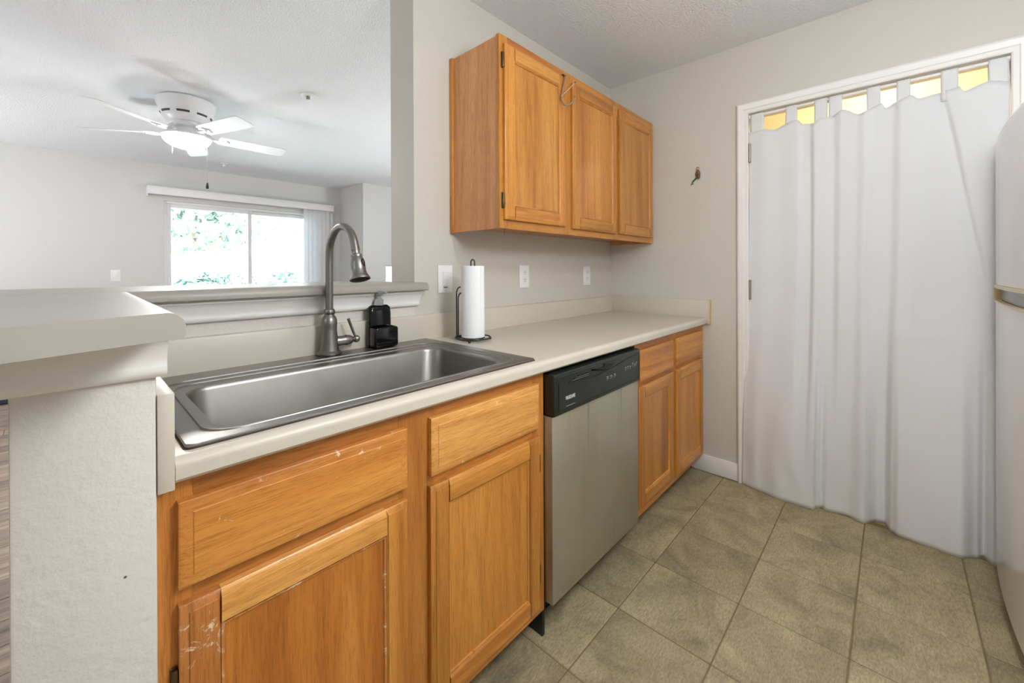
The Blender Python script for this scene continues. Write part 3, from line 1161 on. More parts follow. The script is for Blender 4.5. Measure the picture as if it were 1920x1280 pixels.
hdir = Vector((1, -0.10, 0.02)).normalized()
hn = obj('handle', lathe([(0.0165, 0.015), (0.0165, 0.052), (0.0180, 0.0525), (0.0180, 0.056), (0.0172, 0.058), (0.0165, 0.066), (0.0125, 0.075), (0.0085, 0.078), (0.0085, 0.080), (0.0115, 0.083), (0.0128, 0.089), (0.0115, 0.096), (0.007, 0.100), (0.002, 0.1015)], hp, hdir, n=28), M['nickel'], fc)
bp = hp + hdir * 0.089
obj('lever', tube([bp, bp + Vector((-0.010, 0, .025)), bp + Vector((-0.026, 0, .068)), bp + Vector((-0.0275, 0, .0725))], lambda s: 0.0038 + 0.0014 * s, 12), M['nickel'], hn)

# ------------------------------------------------------------------ soap dispenser
sx, sy, sz = 0.785, 1.382, CT + .0086
so = root('soap_dispenser', 'glossy black soap dispenser with sponge tray and clear pump beside the faucet', 'dispenser', (sx, sy, sz))


def rot_bm(bm, ang, c):
    bmesh.ops.rotate(bm, verts=bm.verts, cent=c, matrix=Matrix.Rotation(ang, 3, 'Z'))
    return bm


AN = math.radians(-1)
C_ = Vector((sx, sy, sz))
bm = new_bm()
rings = []
for z, i in ((0, .004), (.003, .001), (.01, 0), (.12, .0015), (.140, .003), (.147, .008), (.149, .014)):
    rings.append([Vector(p) for p in rr(sx - .046 + i, sx + .044 - i, sy + .008 + i, sy + .0445 - i, .011, sz + z, 5)])
add_rings(bm, rings)
obj('tank', rot_bm(bm, AN, C_), M['ceramic'], so)
bm = new_bm()
rings = []
for z, i in ((0, .004), (.003, .001), (.01, 0), (.064, 0), (.070, .002), (.072, .005), (.070, .008), (.050, .009), (.048, .012)):
    rings.append([Vector(p) for p in rr(sx - .046 + i, sx + .047 - i, sy - .034 + i, sy + .014 - i * .2, .009, sz + z, 5)])
add_rings(bm, rings)
obj('sponge_tray', rot_bm(bm, AN, C_), M['ceramic'], so)
pc = (sx - .000, sy + .026, sz + .148)
pm = obj('pump', lathe([(0.0155, 0), (0.0165, .003), (0.0165, .020), (0.012, .024), (0.008, .026), (0.008, .034), (0.0125, .036), (0.0135, .040), (0.0135, .052), (0.010, .056), (0.003, .057)], pc, n=22), M['clear'], so)
obj('nozzle', tube(spline([(pc[0], pc[1], pc[2] + .049), (pc[0] + .012, pc[1] - .008, pc[2] + .050), (pc[0] + .026, pc[1] - .017, pc[2] + .045)], 4), lambda s: .0048 - .002 * s, 10), M['clear'], pm)

# ------------------------------------------------------------------ paper towels
px_, py_ = 1.1186, 1.2578
ph = root('paper_towel_holder', 'black wire paper towel stand on the countertop', 'stand', (px_, py_, CT))


def circ(cx, cy, z, rad, n=40, a0=0, a1=2 * PI):
    return [(cx + rad * math.cos(a0 + (a1 - a0) * k / n), cy + rad * math.sin(a0 + (a1 - a0) * k / n), z) for k in range(n)]


obj('base_ring', tube(circ(px_, py_, CT + .0125, .072), .0030, 10, True), M['wire'], ph)
obj('inner_ring', tube(circ(px_, py_, CT + .0125, .046), .0028, 10, True), M['wire'], ph)
bm = new_bm()
for a in (0.4, 2.5, 4.6):
    add_tube(bm, [(px_, py_, CT + .0125), (px_ + .072 * math.cos(a), py_ + .072 * math.sin(a), CT + .0125)], .0025, 8)
obj('spoke', bm, M['wire'], ph)
for a in (-0.45, 1.65, 3.80):
    bm = new_bm()
    add_ball(bm, (px_ + .073 * math.cos(a), py_ + .073 * math.sin(a), CT + .0062), .0061, 12)
    obj('foot', bm, M['wire'], ph)
u = Vector((rt.x, rt.y, 0)).normalized() if False else Vector((0.68, -0.733, 0)).normalized()
cc = Vector((px_, py_, 0))
post = [cc + Vector((0, 0, CT + .0125)) - u * .0075, cc + Vector((0, 0, 1.232)) - u * .0075]
for k in range(1, 8):
    a = PI - PI * k / 8
    post.append(cc + Vector((0, 0, 1.232 + .0115 * math.sin(a))) + u * (.0075 * math.cos(a)))
post += [cc + Vector((0, 0, 1.232)) + u * .0075, cc + Vector((0, 0, CT + .0125)) + u * .0075]
obj('post', tube(post, .0028, 10), M['wire'], ph)
L_ = -u
for k, (d0, zt) in enumerate(((.0665, 1.131), (.0600, 1.108))):
    base = cc + L_ * d0
    pts = [base + Vector((0, 0, CT + .0125)), base + Vector((0, 0, zt - .02)), base + L_ * -.005 + Vector((0, 0, zt - .006)), base + L_ * -.012 + Vector((0, 0, zt)), base + L_ * (-.0165 if k == 0 else -.011) + Vector((0, 0, zt - (.001 if k == 0 else .003)))]
    obj('tension_arm', tube([pts[0], pts[1]] + spline(pts[1:], 5)[1:], .0026, 10), M['wire'], ph)

roll = root('paper_towel_roll', 'white roll of paper towels on the black wire stand', 'paper roll', (px_, py_, CT + .016))
bm = new_bm()
z0, z1 = CT + .0155, 1.217
add_rings(bm, [[(px_ + q * math.cos(2 * PI * k / 48), py_ + q * math.sin(2 * PI * k / 48), z) for k in range(48)] for q, z in ((.020, z0 + .002), (.0465, z0), (.0475, z0 + .003), (.0472, z0 + .14), (.0465, z1 - .002), (.0445, z1), (.020, z1 - .002))], True, False, False)
obj('sheets', bm, M['paper'], roll)
obj('core', lathe([(.0205, z0), (.0205, z1 - .001), (.0192, z1 - .001), (.0192, z0)], (px_, py_, 0), n=32, cap0=False, cap1=False), M['card'], roll)
aa = math.radians(-75)
obj('loose_edge', box(px_ - .0005, px_ + .0006, py_ - .0489, py_ - .0470, z0 + .004, z1 - .004), M['paper'], roll)

# ------------------------------------------------------------------ cabinet parts
def slab(x0, x1, z0, z1, yb, yf, l=.012, r_=.012, t=.012, b=.012, depth=.0065):
    """board on an x-z face, outer front edges rolled by the given insets"""
    bm = new_bm()
    d = yf - yb   # negative: front is towards -y
    sgn = -1 if d < 0 else 1
    levels = [(yb, 0.0), (yf - sgn * depth, 0.0), (yf - sgn * depth * .72, .16), (yf - sgn * depth * .42, .52), (yf - sgn * depth * .24, .93), (yf, 1.0)]
    rings = []
    for yy, k in levels:
        rings.append([(x0 + l * k, yy, z0 + b * k), (x1 - r_ * k, yy, z0 + b * k), (x1 - r_ * k, yy, z1 - t * k), (x0 + l * k, yy, z1 - t * k)])
    add_rings(bm, rings)
    return bm


def cab_door(parent, x0, x1, z0, z1, yb, sw=.055, rw=.058, hinge='l', mats=None, hz=None):
    mt = dict(stile_l=M['oak_v'], stile_r=M['oak_v'], rail_t=M['oak_h'], rail_b=M['oak_h'], panel=M['oak_v'])
    mt.update(mats or {})
    th = .0195
    yf = yb - th
    d = obj('door', box(x0 + sw - .006, x1 - sw + .006, yb - .011, yb - .001, z0 + rw - .006, z1 - rw + .006), mt['panel'], parent)
    obj('stile', slab(x0, x0 + sw, z0, z1, yb - .0005, yf, .013, .004, .013, .013), mt['stile_l'], d)
    obj('stile', slab(x1 - sw, x1, z0, z1, yb - .0005, yf, .004, .013, .013, .013), mt['stile_r'], d)
    obj('rail', slab(x0 + sw, x1 - sw, z1 - rw, z1, yb - .0005, yf - .0003, 0, 0, .013, .005), mt['rail_t'], d)
    obj('rail', slab(x0 + sw, x1 - sw, z0, z0 + rw, yb - .0005, yf - .0003, 0, 0, .005, .013), mt['rail_b'], d)
    # thin bead round the panel
    bm = new_bm()
    bw = .006
    a0, a1, c0, c1 = x0 + sw, x1 - sw, z0 + rw, z1 - rw
    rings = []
    for ins, yy in ((0, yb - .010), (0, yb - .0155), (.004, yb - .0145), (bw, yb - .0112), (bw, yb - .010)):
        rings.append([(a0 + ins, yy, c0 + ins), (a1 - ins, yy, c0 + ins), (a1 - ins, yy, c1 - ins), (a0 + ins, yy, c1 - ins)])
    add_rings(bm, rings, True, False, False)
    obj('panel_bead', bm, mt['stile_l'], d)
    hs = hz if hz is not None else (z0 + .075, z1 - .075)
    for q in hs:
        xx = x0 if hinge == 'l' else x1
        s = -1 if hinge == 'l' else 1
        lo, hi = sorted((xx + s * .0005, xx + s * .010))
        bm = box(lo, hi, yb - .004, yb - .0003, q - .032, q + .032, .002, 2)
        add_lathe(bm, [(.003, -.030), (.0048, -.026), (.0048, .026), (.003, .030)], (xx + s * .0042, yb - .0075, q), n=12)
        obj('hinge', bm, M['hinge'], d)
    return d


def drawer_front(parent, x0, x1, z0, z1, yb, mat):
    return obj('drawer_front', slab(x0, x1, z0, z1, yb - .0005, yb - .020, .019, .019, .019, .019, .006), mat, parent)


# wall cabinet
UX0, UX1, UZ0, UZ1, UF = 1.158, XE - 0.0005, 1.367, 2.138, 1.1405
uc = root('wall_cabinet', 'honey oak wall cabinet with three doors above the countertop', 'cabinet', ((UX0 + UX1) / 2, 1.3, UZ0))
bm = box(UX0 + .003, UX1, UF + .019, Y1 - .0005, UZ0 + .022, UZ1 - .004)
obj('carcass', bm, M['oak_v'], uc)
obj('side_panel', box(UX0 + .002, UX0 + .016, UF + .019, Y1 - .012, UZ0, UZ1 - .004), M['oak_side'], uc, label='pinkish oak veneer side')
obj('scribe_strip', box(UX0 - .006, UX0 + .004, Y1 - .022, Y1 - .0006, UZ0 - .004, UZ1, .002), M['oak_v'], uc)
obj('side_panel', box(UX1 - .016, UX1, UF + .019, Y1 - .012, UZ0, UZ1 - .004), M['oak_side'], uc)
for a, b in ((UX0 - .001, 1.205), (1.560, 1.668), (2.050, 2.125), (2.515, UX1)):
    obj('frame_stile', box(a, b, UF, UF + .019, UZ0, UZ1, .001, 1), M['oak_v'], uc)
for a, b in ((1.205, 1.560), (1.668, 2.050), (2.125, 2.515)):
    obj('frame_rail', box(a, b, UF + .0003, UF + .019, UZ1 - .055, UZ1), M['oak_h'], uc)
    obj('frame_rail', box(a, b, UF + .0003, UF + .019, UZ0, UZ0 + .05), M['oak_h'], uc)
cab_door(uc, 1.176, 1.587, 1.402, 2.102, UF, hinge='l', hz=(1.478, 2.035))
cab_door(uc, 1.645, 2.072, 1.397, 2.098, UF, hinge='r')
cab_door(uc, 2.105, 2.538, 1.400, 2.102, UF, hinge='r', mats=dict(stile_l=M['oak_h_light'] if False else M['oak_v']))
obj('loose_wire', tube([(1.195, UF + .012, UZ0), (1.1955, UF + .010, UZ0 - .014), (1.195, UF + .011, UZ0 - .027)], .0011, 6), M['slot'], uc)

# hook over the first wall-cabinet door
hk = root('door_hook', 'chrome double hook hung over the first wall cabinet door', 'hook', (1.56, 1.11, 2.0))
S1 = (1.5655, 1.1165, 2.104)
obj('hanger_plate', box(1.553, 1.580, 1.116, 1.1395, 2.1025, 2.1045, .0007, 1), M['hook_steel'], hk)
obj('stem', tube(spline([S1, (1.556, 1.114, 2.07), (1.540, 1.114, 2.02), (1.530, 1.113, 1.985), (1.5305, 1.106, 1.963), (1.539, 1.094, 1.948), (1.552, 1.080, 1.951), (1.563, 1.068, 1.968), (1.568, 1.062, 1.986)], 5), .0027, 10), M['hook_steel'], hk)
obj('upper_prong', tube([(1.531, 1.112, 1.992), (1.553, 1.084, 2.024), (1.569, 1.060, 2.051)], .0022, 10), M['hook_steel'], hk)
for p in ((1.568, 1.062, 1.987), (1.5695, 1.0595, 2.052)):
    bm = new_bm()
    add_ball(bm, p, .0046, 12)
    obj('ball_tip', bm, M['hook_steel'], hk)

# sink base cabinet
BF = 0.8355
BZ0, BZ1 = 0.096, 0.8755
sb = root('sink_cabinet', 'worn honey oak sink base cabinet with two doors below the sink', 'cabinet', (0.57, 1.1, 0))
bm = box(0.0895, 0.110, BF + .019, Y1 - .03, BZ0, .866)
add_box(bm, 1.028, 1.0465, BF + .019, Y1 - .03, BZ0, BZ1)
add_box(bm, 0.110, 1.028, BF + .019, Y1 - .03, BZ0, BZ0 + .016)
add_box(bm, 0.110, 1.028, Y1 - .045, Y1 - .03, BZ0, .70)
obj('carcass', bm, M['oak_side'], sb)
for a, b in ((0.0885, 0.135), (0.512, 0.610), (0.990, 1.0465)):
    obj('frame_stile', box(a, b, BF, BF + .019, BZ0, BZ1 if a > .1 else .866, .001, 1), M['oak_frame'], sb)
for a, b in ((0.135, 0.512), (0.610, 0.990)):
    obj('frame_rail', box(a, b, BF + .0003, BF + .019, .825, BZ1), M['oak_frame_h'], sb)
    obj('frame_rail', box(a, b, BF + .0003, BF + .019, .660, .715), M['oak_frame_h'], sb)
    obj('frame_rail', box(a, b, BF + .0003, BF + .019, BZ0, BZ0 + .045), M['oak_frame_h'], sb)
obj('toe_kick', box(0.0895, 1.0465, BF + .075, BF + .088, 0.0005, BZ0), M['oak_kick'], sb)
drawer_front(sb, 0.114, 0.527, .701, .838, BF, oak('oak_drawer_front_worn', rgb(220, 158, 82), rgb(200, 132, 58), rgb(170, 102, 40), 'x', wear=0.25))
drawer_front(sb, 0.594, 1.006, .700, .841, BF, M['oak_h_light'])
cab_door(sb, 0.114, 0.527, .124, .674, BF, hinge='l', mats=dict(stile_l=M['oak_v_worn'], rail_t=M['oak_h_light'], panel=M['oak_v_red']), hz=(.205, .545))
cab_door(sb, 0.592, 1.010, .124, .676, BF, hinge='r', hz=(.235, .585))

# corner base cabinet
rb = root('base_cabinet', 'honey oak base cabinet with two drawers and two doors right of dishwasher', 'cabinet', (2.12, 1.1, 0))
X0, X1 = 1.690, XE - .0005
bm = box(X0, X0 + .018, BF + .019, Y1 - .03, BZ0, BZ1)
add_box(bm, X1 - .018, X1, BF + .019, Y1 - .03, BZ0, BZ1)
add_box(bm, X0 + .018, X1 - .018, BF + .019, Y1 - .03, BZ0, BZ0 + .016)
add_box(bm, X0 + .018, X1 - .018, Y1 - .045, Y1 - .03, BZ0, BZ1)
obj('carcass', bm, M['oak_side'], rb)
for a, b in ((X0, 1.735), (2.070, 2.145), (2.510, X1)):
    obj('frame_stile', box(a, b, BF, BF + .019, BZ0, BZ1, .001, 1), M['oak_frame'], rb)
for a, b in ((1.735, 2.070), (2.145, 2.510)):
    obj('frame_rail', box(a, b, BF + .0003, BF + .019, .825, BZ1), M['oak_frame_h'], rb)
    obj('frame_rail', box(a, b, BF + .0003, BF + .019, .662, .717), M['oak_frame_h'], rb)
    obj('frame_rail', box(a, b, BF + .0003, BF + .019, BZ0, BZ0 + .045), M['oak_frame_h'], rb)
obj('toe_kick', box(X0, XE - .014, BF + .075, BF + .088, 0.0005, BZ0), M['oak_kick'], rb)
drawer_front(rb, 1.712, 2.088, .702, .841, BF, M['oak_h'])
drawer_front(rb, 2.126, 2.528, .704, .842, BF, M['oak_h'])
cab_door(rb, 1.700, 2.088, .140, .680, BF, hinge='l', mats=dict(panel=M['oak_v']))
cab_door(rb, 2.126, 2.524, .128, .680, BF, hinge='r')

# ------------------------------------------------------------------ dishwasher
DX0, DX1 = 1.0505, 1.655
dw = root('dishwasher', 'stainless dishwasher with a dark control panel under the countertop', 'dishwasher', (1.35, 1.1, 0))
obj('side_foot', box(1.0475, 1.060, .845, .93, .0005, .09), M['black'], dw)
obj('tub', box(DX0 + .002, 1.684, .850, Y1 - .04, .09, .868), M['black'], dw)
obj('kick_plate', box(DX0, 1.688, .905, .918, .0005, .118), M['black'], dw)
obj('door', box(DX0, DX1, .803, .849, .120, .7255, .0025, 2), M['dw_steel'], dw, label='smeared stainless steel door')
cpn = obj('control_panel', box(DX0, DX1, .793, .849, .7275, .8630, .006, 3), M['dw_black'], dw, label='dark green-black control panel')
yp = .793
# raised frame round the panel face
bm = new_bm()
rings = []
for ins, yy in ((.008, yp + .001), (.010, yp - .0012), (.0135, yp - .0012), (.0155, yp + .001)):
    rings.append([(DX0 + ins, yy, .7275 + ins), (DX1 - ins, yy, .7275 + ins), (DX1 - ins, yy, .863 - ins), (DX0 + ins, yy, .863 - ins)])
add_rings(bm, rings, True, False, False, True)
obj('panel_rim', bm, M['dw_black'], cpn)


def ux(px):  # fraction across the panel -> x
    return DX0 + (DX1 - DX0) * px


# raised lower field with a smile-shaped upper edge
bm = new_bm()
arc_pts = [(ux(.035), .8335)]
for k in range(1, 16):
    f_ = k / 16
    arc_pts.append((ux(.035 + .93 * f_), .8335 - .022 * math.sin(PI * min(1, f_ * 1.15) ** .9) + .012 * f_))
arc_pts.append((ux(.965), .8455))
poly = [(ux(.035), .7435)] + [(ux(.965), .7435)] + list(reversed(arc_pts))
add_prism(bm, poly, 'y', yp + .001, yp - .0022)
obj('panel_field', bm, M['dw_black'], cpn)
# handle pocket
bm = new_bm()
poly = []
for k in range(13):
    f_ = k / 12
    poly.append((ux(.36 + .27 * f_), .8455 - .026 * math.sin(PI * f_) ** .8))
poly += [(ux(.63), .8475), (ux(.50), .8475), (ux(.50), .8400), (ux(.36), .8400)]
add_prism(bm, [(a, b) for a, b in poly], 'y', yp + .0005, yp - .0030)
obj('handle_pocket', bm, M['black'], cpn)
obj('handle_lip', tube(spline([(ux(.50), yp - .002, .8485), (ux(.56), yp - .004, .8475), (ux(.635), yp - .002, .8485)], 5), .0028, 8), M['dw_black'], cpn)
for k in range(3):
    obj('vent_slot', box(ux(.13 + .045 * k), ux(.33), yp - .0032, yp + .0005, .8255 + .0055 * k, .8285 + .0055 * k), M['black'], cpn)
for k in range(2):
    obj('vent_slat', box(ux(.15 + .045 * k), ux(.325), yp - .0036, yp + .0005, .8292 + .0055 * k, .8302 + .0055 * k), M['chrome'], cpn)
# printed legends
bm = new_bm()
rnd = random.Random(4)
for q in (.53, .575, .62):
    add_box(bm, ux(q), ux(q + .022), yp - .0026, yp - .0021, .7955, .7972)
    add_box(bm, ux(q + .004), ux(q + .026), yp - .0026, yp - .0021, .7905, .7915)
    add_box(bm, ux(q), ux(q + .012), yp - .0026, yp - .0021, .7855, .7863)
for q, z in ((.77, .805), (.80, .806), (.835, .8035), (.87, .812), (.90, .806), (.925, .810)):
    add_box(bm, ux(q), ux(q + .017), yp - .0026, yp - .0021, z, z + .0018)
    add_box(bm, ux(q + .003), ux(q + .014), yp - .0026, yp - .0021, z - .006, z - .0045)
    add_box(bm, ux(q), ux(q + .006), yp - .0026, yp - .0021, z - .011, z - .010)
add_box(bm, ux(.10), ux(.185), yp - .0026, yp - .0021, .7505, .7513)
obj('button_legend', bm, M['legend'], cpn)['kind'] = 'stuff'
# brand lettering
cu = bpy.data.curves.new('lettering', 'FONT')
cu.body = 'FRIGIDAIRE'
cu.size = 0.0165
cu.extrude = 0.0003
cu.offset = 0.0003
tmp = bpy.data.objects.new('lettering', cu)
COL.objects.link(tmp)
bpy.context.view_layer.update()
dg = bpy.context.evaluated_depsgraph_get()
tme = bpy.data.meshes.new_from_object(tmp.evaluated_get(dg))
bpy.data.objects.remove(tmp)
bm = bmesh.new()
bm.from_mesh(tme)
wmax = max(v.co.x for v in bm.verts)
tw = ux(.185) - ux(.095)
for v in bm.verts:
    v.co = Vector((ux(.095) + v.co.x * tw / wmax, yp - .0026 - v.co.z * .5, .7725 + v.co.y))
obj('lettering', bm, M['legend'], cpn, smooth=0)

# ------------------------------------------------------------------ wall plates
def plate(name, label, cat, x0, x1, z0, z1):
    t = root(name, label, cat, ((x0 + x1) / 2, Y1, (z0 + z1) / 2))
    obj('plate', box(x0, x1, Y1 - .006, Y1 - .0003, z0, z1, .0025, 3), M['plastic'], t)
    return t


def rock(t, xc, zc, w, h):
    obj('bezel', box(xc - w / 2 - .003, xc + w / 2 + .003, Y1 - .0075, Y1 - .0055, zc - h / 2 - .003, zc + h / 2 + .003, .001, 1), M['plastic'], t)
    bm = new_bm()
    add_prism(bm, [(Y1 - .006, zc - h / 2), (Y1 - .0085, zc - h / 2), (Y1 - .0098, zc), (Y1 - .0125, zc + h / 2), (Y1 - .006, zc + h / 2)], 'x', xc - w / 2, xc + w / 2)
    return bm


t = plate('light_switch', 'white rocker switch plate left of the paper towel roll', 'switch', 1.0835, 1.162, 1.101, 1.222)
bm = rock(t, 1.1228, 1.164, .030, .062)
obj('rocker', bm, M['plastic'], t)
obj('slider', box(1.112, 1.134, Y1 - .0085, Y1 - .006, 1.1235, 1.1265, .0005, 1), M['slot'], t)
for z in (1.110, 1.213):
    obj('screw', lathe([(.0028, 0), (.0026, .0012)], (1.1228, Y1 - .006, z), (0, -1, 0), 10), M['plastic'], t)


def sockets(t, xc, zs):
    for zc in zs:
        s = obj('socket', lathe([(.0165, 0), (.0165, .0015), (.0155, .002)], (xc, Y1 - .006, zc), (0, -1, 0), 24), M['plastic'], t)
        for dx in (-.0063, .0063):
            obj('slot', box(xc + dx - .0012, xc + dx + .0012, Y1 - .0084, Y1 - .0078, zc, zc + .008), M['slot'], s)
        obj('ground_hole', lathe([(.0024, 0), (.0024, .0006)], (xc, Y1 - .0078, zc - .006), (0, -1, 0), 10), M['slot'], s)


t = plate('wall_outlet', 'white duplex outlet plate right of the paper towel roll', 'outlet', 1.6122, 1.6892, 1.1045, 1.2245)
sockets(t, 1.6507, (1.145, 1.184))
obj('screw', lathe([(.0028, 0), (.0026, .0012)], (1.6507, Y1 - .006, 1.1645), (0, -1, 0), 10), M['plastic'], t)
t = plate('wall_outlet', 'white outlet plate nearest the kitchen corner under the wall cabinet', 'outlet', 2.220, 2.299, 1.100, 1.2208)
sockets(t, 2.2595, (1.141, 1.180))

# ------------------------------------------------------------------ small wall ornament
wo = root('wall_ornament', 'tiny brown figurine with slanting green tail on the end wall', 'ornament', (XE, 0.865, 1.77))
xo = XE - .010
bm = new_bm()
add_ball(bm, (xo, .858, 1.775), .013, 14, (.7, 1.0, 1.35))
add_ball(bm, (xo, .8545, 1.752), .010, 12, (.7, .9, 1.3))
add_ball(bm, (xo, .868, 1.768), .006, 10, (.8, .8, 2.2))
add_ball(bm, (xo, .848, 1.768), .006, 10, (.8, .8, 2.2))
obj('torso', bm, M['orn_brown'], wo)
bm = new_bm()
add_ball(bm, (xo - .001, .8585, 1.800), .0068, 14)
hd_ = obj('head', bm, M['orn_skin'], wo)
bm = new_bm()
add_ball(bm, (xo + .001, .858, 1.8045), .0075, 12, (1, 1, .8))
obj('hair', bm, M['orn_brown'], hd_)
bm = tube(spline([(xo + .002, .858, 1.756), (xo + .002, .872, 1.742), (xo + .003, .887, 1.728), (xo + .004, .892, 1.722)], 5), lambda s: .0062 - .0035 * s, 10)
add_tube(bm, [(xo + .004, .891, 1.724), (xo + .004, .887, 1.712), (xo + .004, .8985, 1.715), (xo + .004, .8995, 1.705)], lambda s: .0035 - .002 * s, 8)
obj('tail', bm, M['orn_green'], wo, label='green tail')

# ------------------------------------------------------------------ curtain on its rod
RX, RZ = 2.588, 2.046
rd = root('curtain_rod', 'white tension rod across the top of the doorway', 'rod', (RX, 0.12, RZ))
obj('tube', lathe([(.0085, 0), (.0085, DY1 - DY0 - .016)], (RX, DY0 + .008, RZ), (0, 1, 0), 16), M['trim'], rd)
obj('end_cap', lathe([(.012, 0), (.012, .008)], (RX, DY0 + .0003, RZ), (0, 1, 0), 16), M['plastic'], rd)
obj('end_cap', lathe([(.012, 0), (.012, .008)], (RX, DY1 - .0083, RZ), (0, 1, 0), 16), M['plastic'], rd)

cu_ = root('tab_curtain', 'white cotton tab-top curtain hanging in the doorway', 'curtain', (2.57, 0.12, 0))
hem = [(2.5419, .6189), (2.5222, .5417), (2.498, .416), (2.5016, .3002), (2.5384, .2872), (2.5563, .2676), (2.54, .2448), (2.5543, .1639), (2.5298, .1098), (2.590, .059), (2.596, .0348), (2.5317, .0086), (2.512, -.0142), (2.5047, -.1059), (2.4961, -.1985), (2.5358, -.2464), (2.5642, -.2688), (2.527, -.2913), (2.532, -.3300)]
hy = [-q[1] for q in hem]
hx = [q[0] for q in hem]
topz = [(.585, 1.955), (.517, 1.956), (.466, 1.944), (.42, 1.959), (.39, 1.97), (.368, 1.970), (.34, 1.945), (.291, 1.937), (.27, 1.955), (.228, 1.954), (.182, 1.973), (.117, 1.938), (.094, 1.945), (.068, 1.96), (.042, 1.970), (.026, 1.944), (-.011, 1.959), (-.034, 1.968), (-.056, 1.9755), (-.083, 1.954), (-.15, 1.964), (-.18, 1.968), (-.2045, 1.971), (-.218, 1.9465), (-.286, 1.965), (-.31, 1.96), (-.342, 1.948)]
tzy = [-q[0] for q in topz]
tzz = [q[1] for q in topz]
fold = [(1405, 0), (1440, -.010), (1480, -.003), (1519, -.014), (1534, .008), (1547, .010), (1558, -.014), (1577, -.006), (1596, .007), (1611, -.010), (1640, -.001), (1654, -.011), (1672, .004), (1700, .010), (1718, -.014), (1735, -.010), (1765, .008), (1790, .008), (1820, -.006), (1850, -.012), (1880, 0)]
fu = [(q[0] - 1405) / 475.0 for q in fold]
fd = [q[1] for q in fold]
NU, NV = 220, 90


def curtain_pt(u, v):
    yb = .619 + (-.330 - .619) * u
    yt = .588 + (-.342 - .588) * u
    w = sstep(0.0, 0.9, v)
    yy = yb * (1 - w) + yt * w
    xb = interp(hy, hx, -yb)
    f = interp(fu, fd, u + .004 * math.sin(5 * v + 9 * u))
    amp = .80 - .22 * v
    xm = 2.572 + f * amp
    k = sstep(0.0, 0.55, v)
    xx = xb * (1 - k) + xm * k
    # slanting crease running down from the seventh tab
    uc_ = .80 + (1 - v) * .32
    if v > .45:
        xx += .011 * (sstep(-.05, 0, u - uc_) - sstep(0, .012, u - uc_)) * sstep(.45, .6, v)
    # packing creases and small wrinkles
    zt = interp(tzy, tzz, -yt)
    z = .003 + (zt - .003) * v
    xx += -.003 * math.exp(-((z - .86 - .05 * u) / .012) ** 2)
    xx += .0022 * math.sin(31 * u + 7 * v) * math.sin(23 * v + 4 * u) * (1 - v) ** 1.2
    xx += .004 * math.sin(60 * u + 14 * v) * math.exp(-((v - .06) / .06) ** 2) * .6
    dzt = zt - z
    xx += -.0018 * math.exp(-((dzt - .062) / .004) ** 2)
    return Vector((xx, yy, z))


bm = new_bm()
grid = [[bm.verts.new(curtain_pt(i / NU, j / NV)) for i in range(NU + 1)] for j in range(NV + 1)]
for j in range(NV):
    for i in range(NU):
        bm.faces.new((grid[j][i], grid[j][i + 1], grid[j + 1][i + 1], grid[j + 1][i]))
cl = obj('cloth', bm, M['cloth'], cu_, smooth=180)
md = cl.modifiers.new('thickness', 'SOLIDIFY')
md.thickness = .0015
tabs = [(.5802, .5183), (.4177, .3686), (.2943, .2424), (.2361, .1841), (.093, .044), (-.0105, -.0561), (-.151, -.203), (-.2866, -.3420)]
for a, b in tabs:
    bm = new_bm()
    pth = []
    uu = (.583 - (a + b) / 2) / (.583 + .342)
    base = curtain_pt(uu, 1.0)
    pth.append((base.x + .0045, base.z - .045))
    pth.append((base.x + .0030, base.z - .012))
    pth.append((base.x + .0006, base.z + .006))
    for k in range(9):
        an = PI - PI * k / 8
        pth.append((RX + .0115 * math.cos(an), RZ + .0115 * math.sin(an)))
    pth.append((RX + .0115, RZ - .03))
    pth.append((base.x + .010, base.z - .04))
    rows = []
    for x, z in pth:
        rows.append([bm.verts.new((x - .0012 * math.sin(PI * k / 6), a + (b - a) * k / 6, z)) for k in range(7)])
    for r0, r1 in zip(rows[:-1], rows[1:]):
        for k in range(6):
            bm.faces.new((r0[k], r0[k + 1], r1[k + 1], r1[k]))
    o = obj('tab', bm, M['cloth'], cu_, smooth=180)
    md = o.modifiers.new('thickness', 'SOLIDIFY')
    md.thickness = .0012

# ------------------------------------------------------------------ refrigerator
fg = root('refrigerator', 'white top-freezer refrigerator at the right edge beside the curtain', 'refrigerator', (2.09, -0.6, 0))
GX0, GX1 = 1.715, 2.475


def gfront(x):
    return -.292 + .018 * (1 - ((x - 2.095) / .38) ** 2)


def door_ring(z, ins):
    """plan outline of a bowed door at height z, inset by ins"""
    pts = []
    x0, x1 = GX0 + ins, GX1 - ins
    rc = .03
    n = 24
    for k in range(n + 1):
        x = x0 + (x1 - x0) * k / n
        e_ = min(x - x0, x1 - x)
        drop = 0 if e_ > rc else rc - math.sqrt(max(0, rc * rc - (rc - e_) ** 2))
        pts.append((x, gfront(x) - ins - drop, z))
    pts += [(x1, -.362, z), (x0, -.362, z)]
    return pts


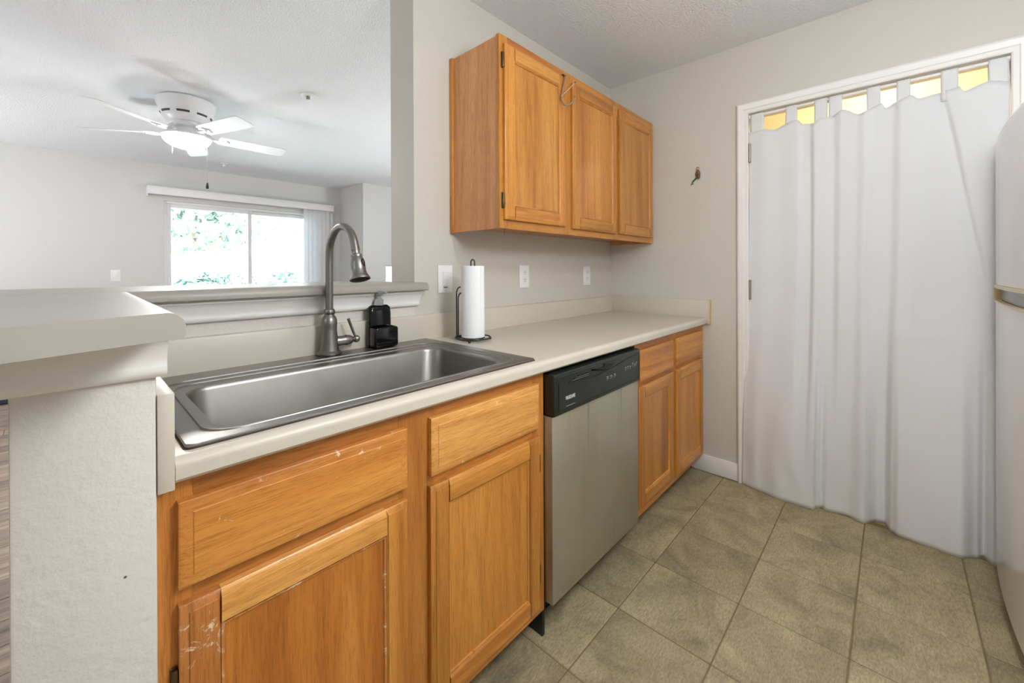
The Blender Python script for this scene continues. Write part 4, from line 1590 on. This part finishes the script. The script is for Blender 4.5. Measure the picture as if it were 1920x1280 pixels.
def bowed_door(z0, z1, top_r, bot_r):
    bm = new_bm()
    rings = []
    for k in range(6):
        a = PI / 2 * k / 5
        rings.append(door_ring(z0 + bot_r * (1 - math.sin(a)), bot_r * (1 - math.cos(a)) if False else bot_r * (1 - math.sin(PI / 2 * k / 5))))
    rings = []
    for k in range(6):
        a = PI / 2 * k / 5
        rings.append(door_ring(z0 + bot_r - bot_r * math.cos(a), bot_r - bot_r * math.sin(a)))
    for k in range(6):
        a = PI / 2 * k / 5
        rings.append(door_ring(z1 - top_r + top_r * math.sin(a), top_r - top_r * math.cos(a)))
    add_rings(bm, rings)
    return bm


obj('body', box(GX0 + .004, GX1 - .004, -1.02, -.370, .045, 1.685, .008, 3), M['fridge'], fg)
obj('freezer_door', bowed_door(1.137, 1.700, .022, .004), M['fridge'], fg)
obj('door', bowed_door(.045, 1.072, .004, .018), M['fridge'], fg)
bm = new_bm()
add_rings(bm, [[(x, y_, z) for x, y_, _ in door_ring(0, .016)] for z in (1.073, 1.136)])
obj('handle_recess', bm, M['fridge_grey'], fg, label='grey grip recess between the doors')


def lip(z0, z1, out):
    bm = new_bm()
    rings = []
    for k in range(25):
        x = GX0 + .01 + (GX1 - GX0 - .02) * k / 24
        y_ = gfront(x) - (0.012 if (k in (0, 24)) else 0.0)
        rings.append([(x, y_ + out, z0), (x, y_ + out, z1), (x, y_ - .014, z1), (x, y_ - .014, z0)])
    add_rings(bm, rings)
    return bm


obj('handle_trim', lip(1.125, 1.1372, .003), M['fridge_cream'], fg, label='cream grip under the freezer door')
obj('handle_trim', lip(1.0715, 1.078, .003), M['fridge_cream'], fg, label='cream grip on top of the lower door')
obj('handle_end', box(GX1 - .014, GX1 - .008, gfront(GX1) + .006, -.340, 1.076, 1.128), M['fridge_cream'], fg)
obj('base_grille', box(GX0 + .02, GX1 - .02, -.40, -.375, .006, .045), M['fridge'], fg)
for a in (GX0 + .05, GX1 - .05):
    for b in (-.45, -.95):
        obj('foot', lathe([(.018, 0.0003), (.018, .012), (.010, .015), (.010, .046)], (a, b, 0), n=14), M['black'], fg)
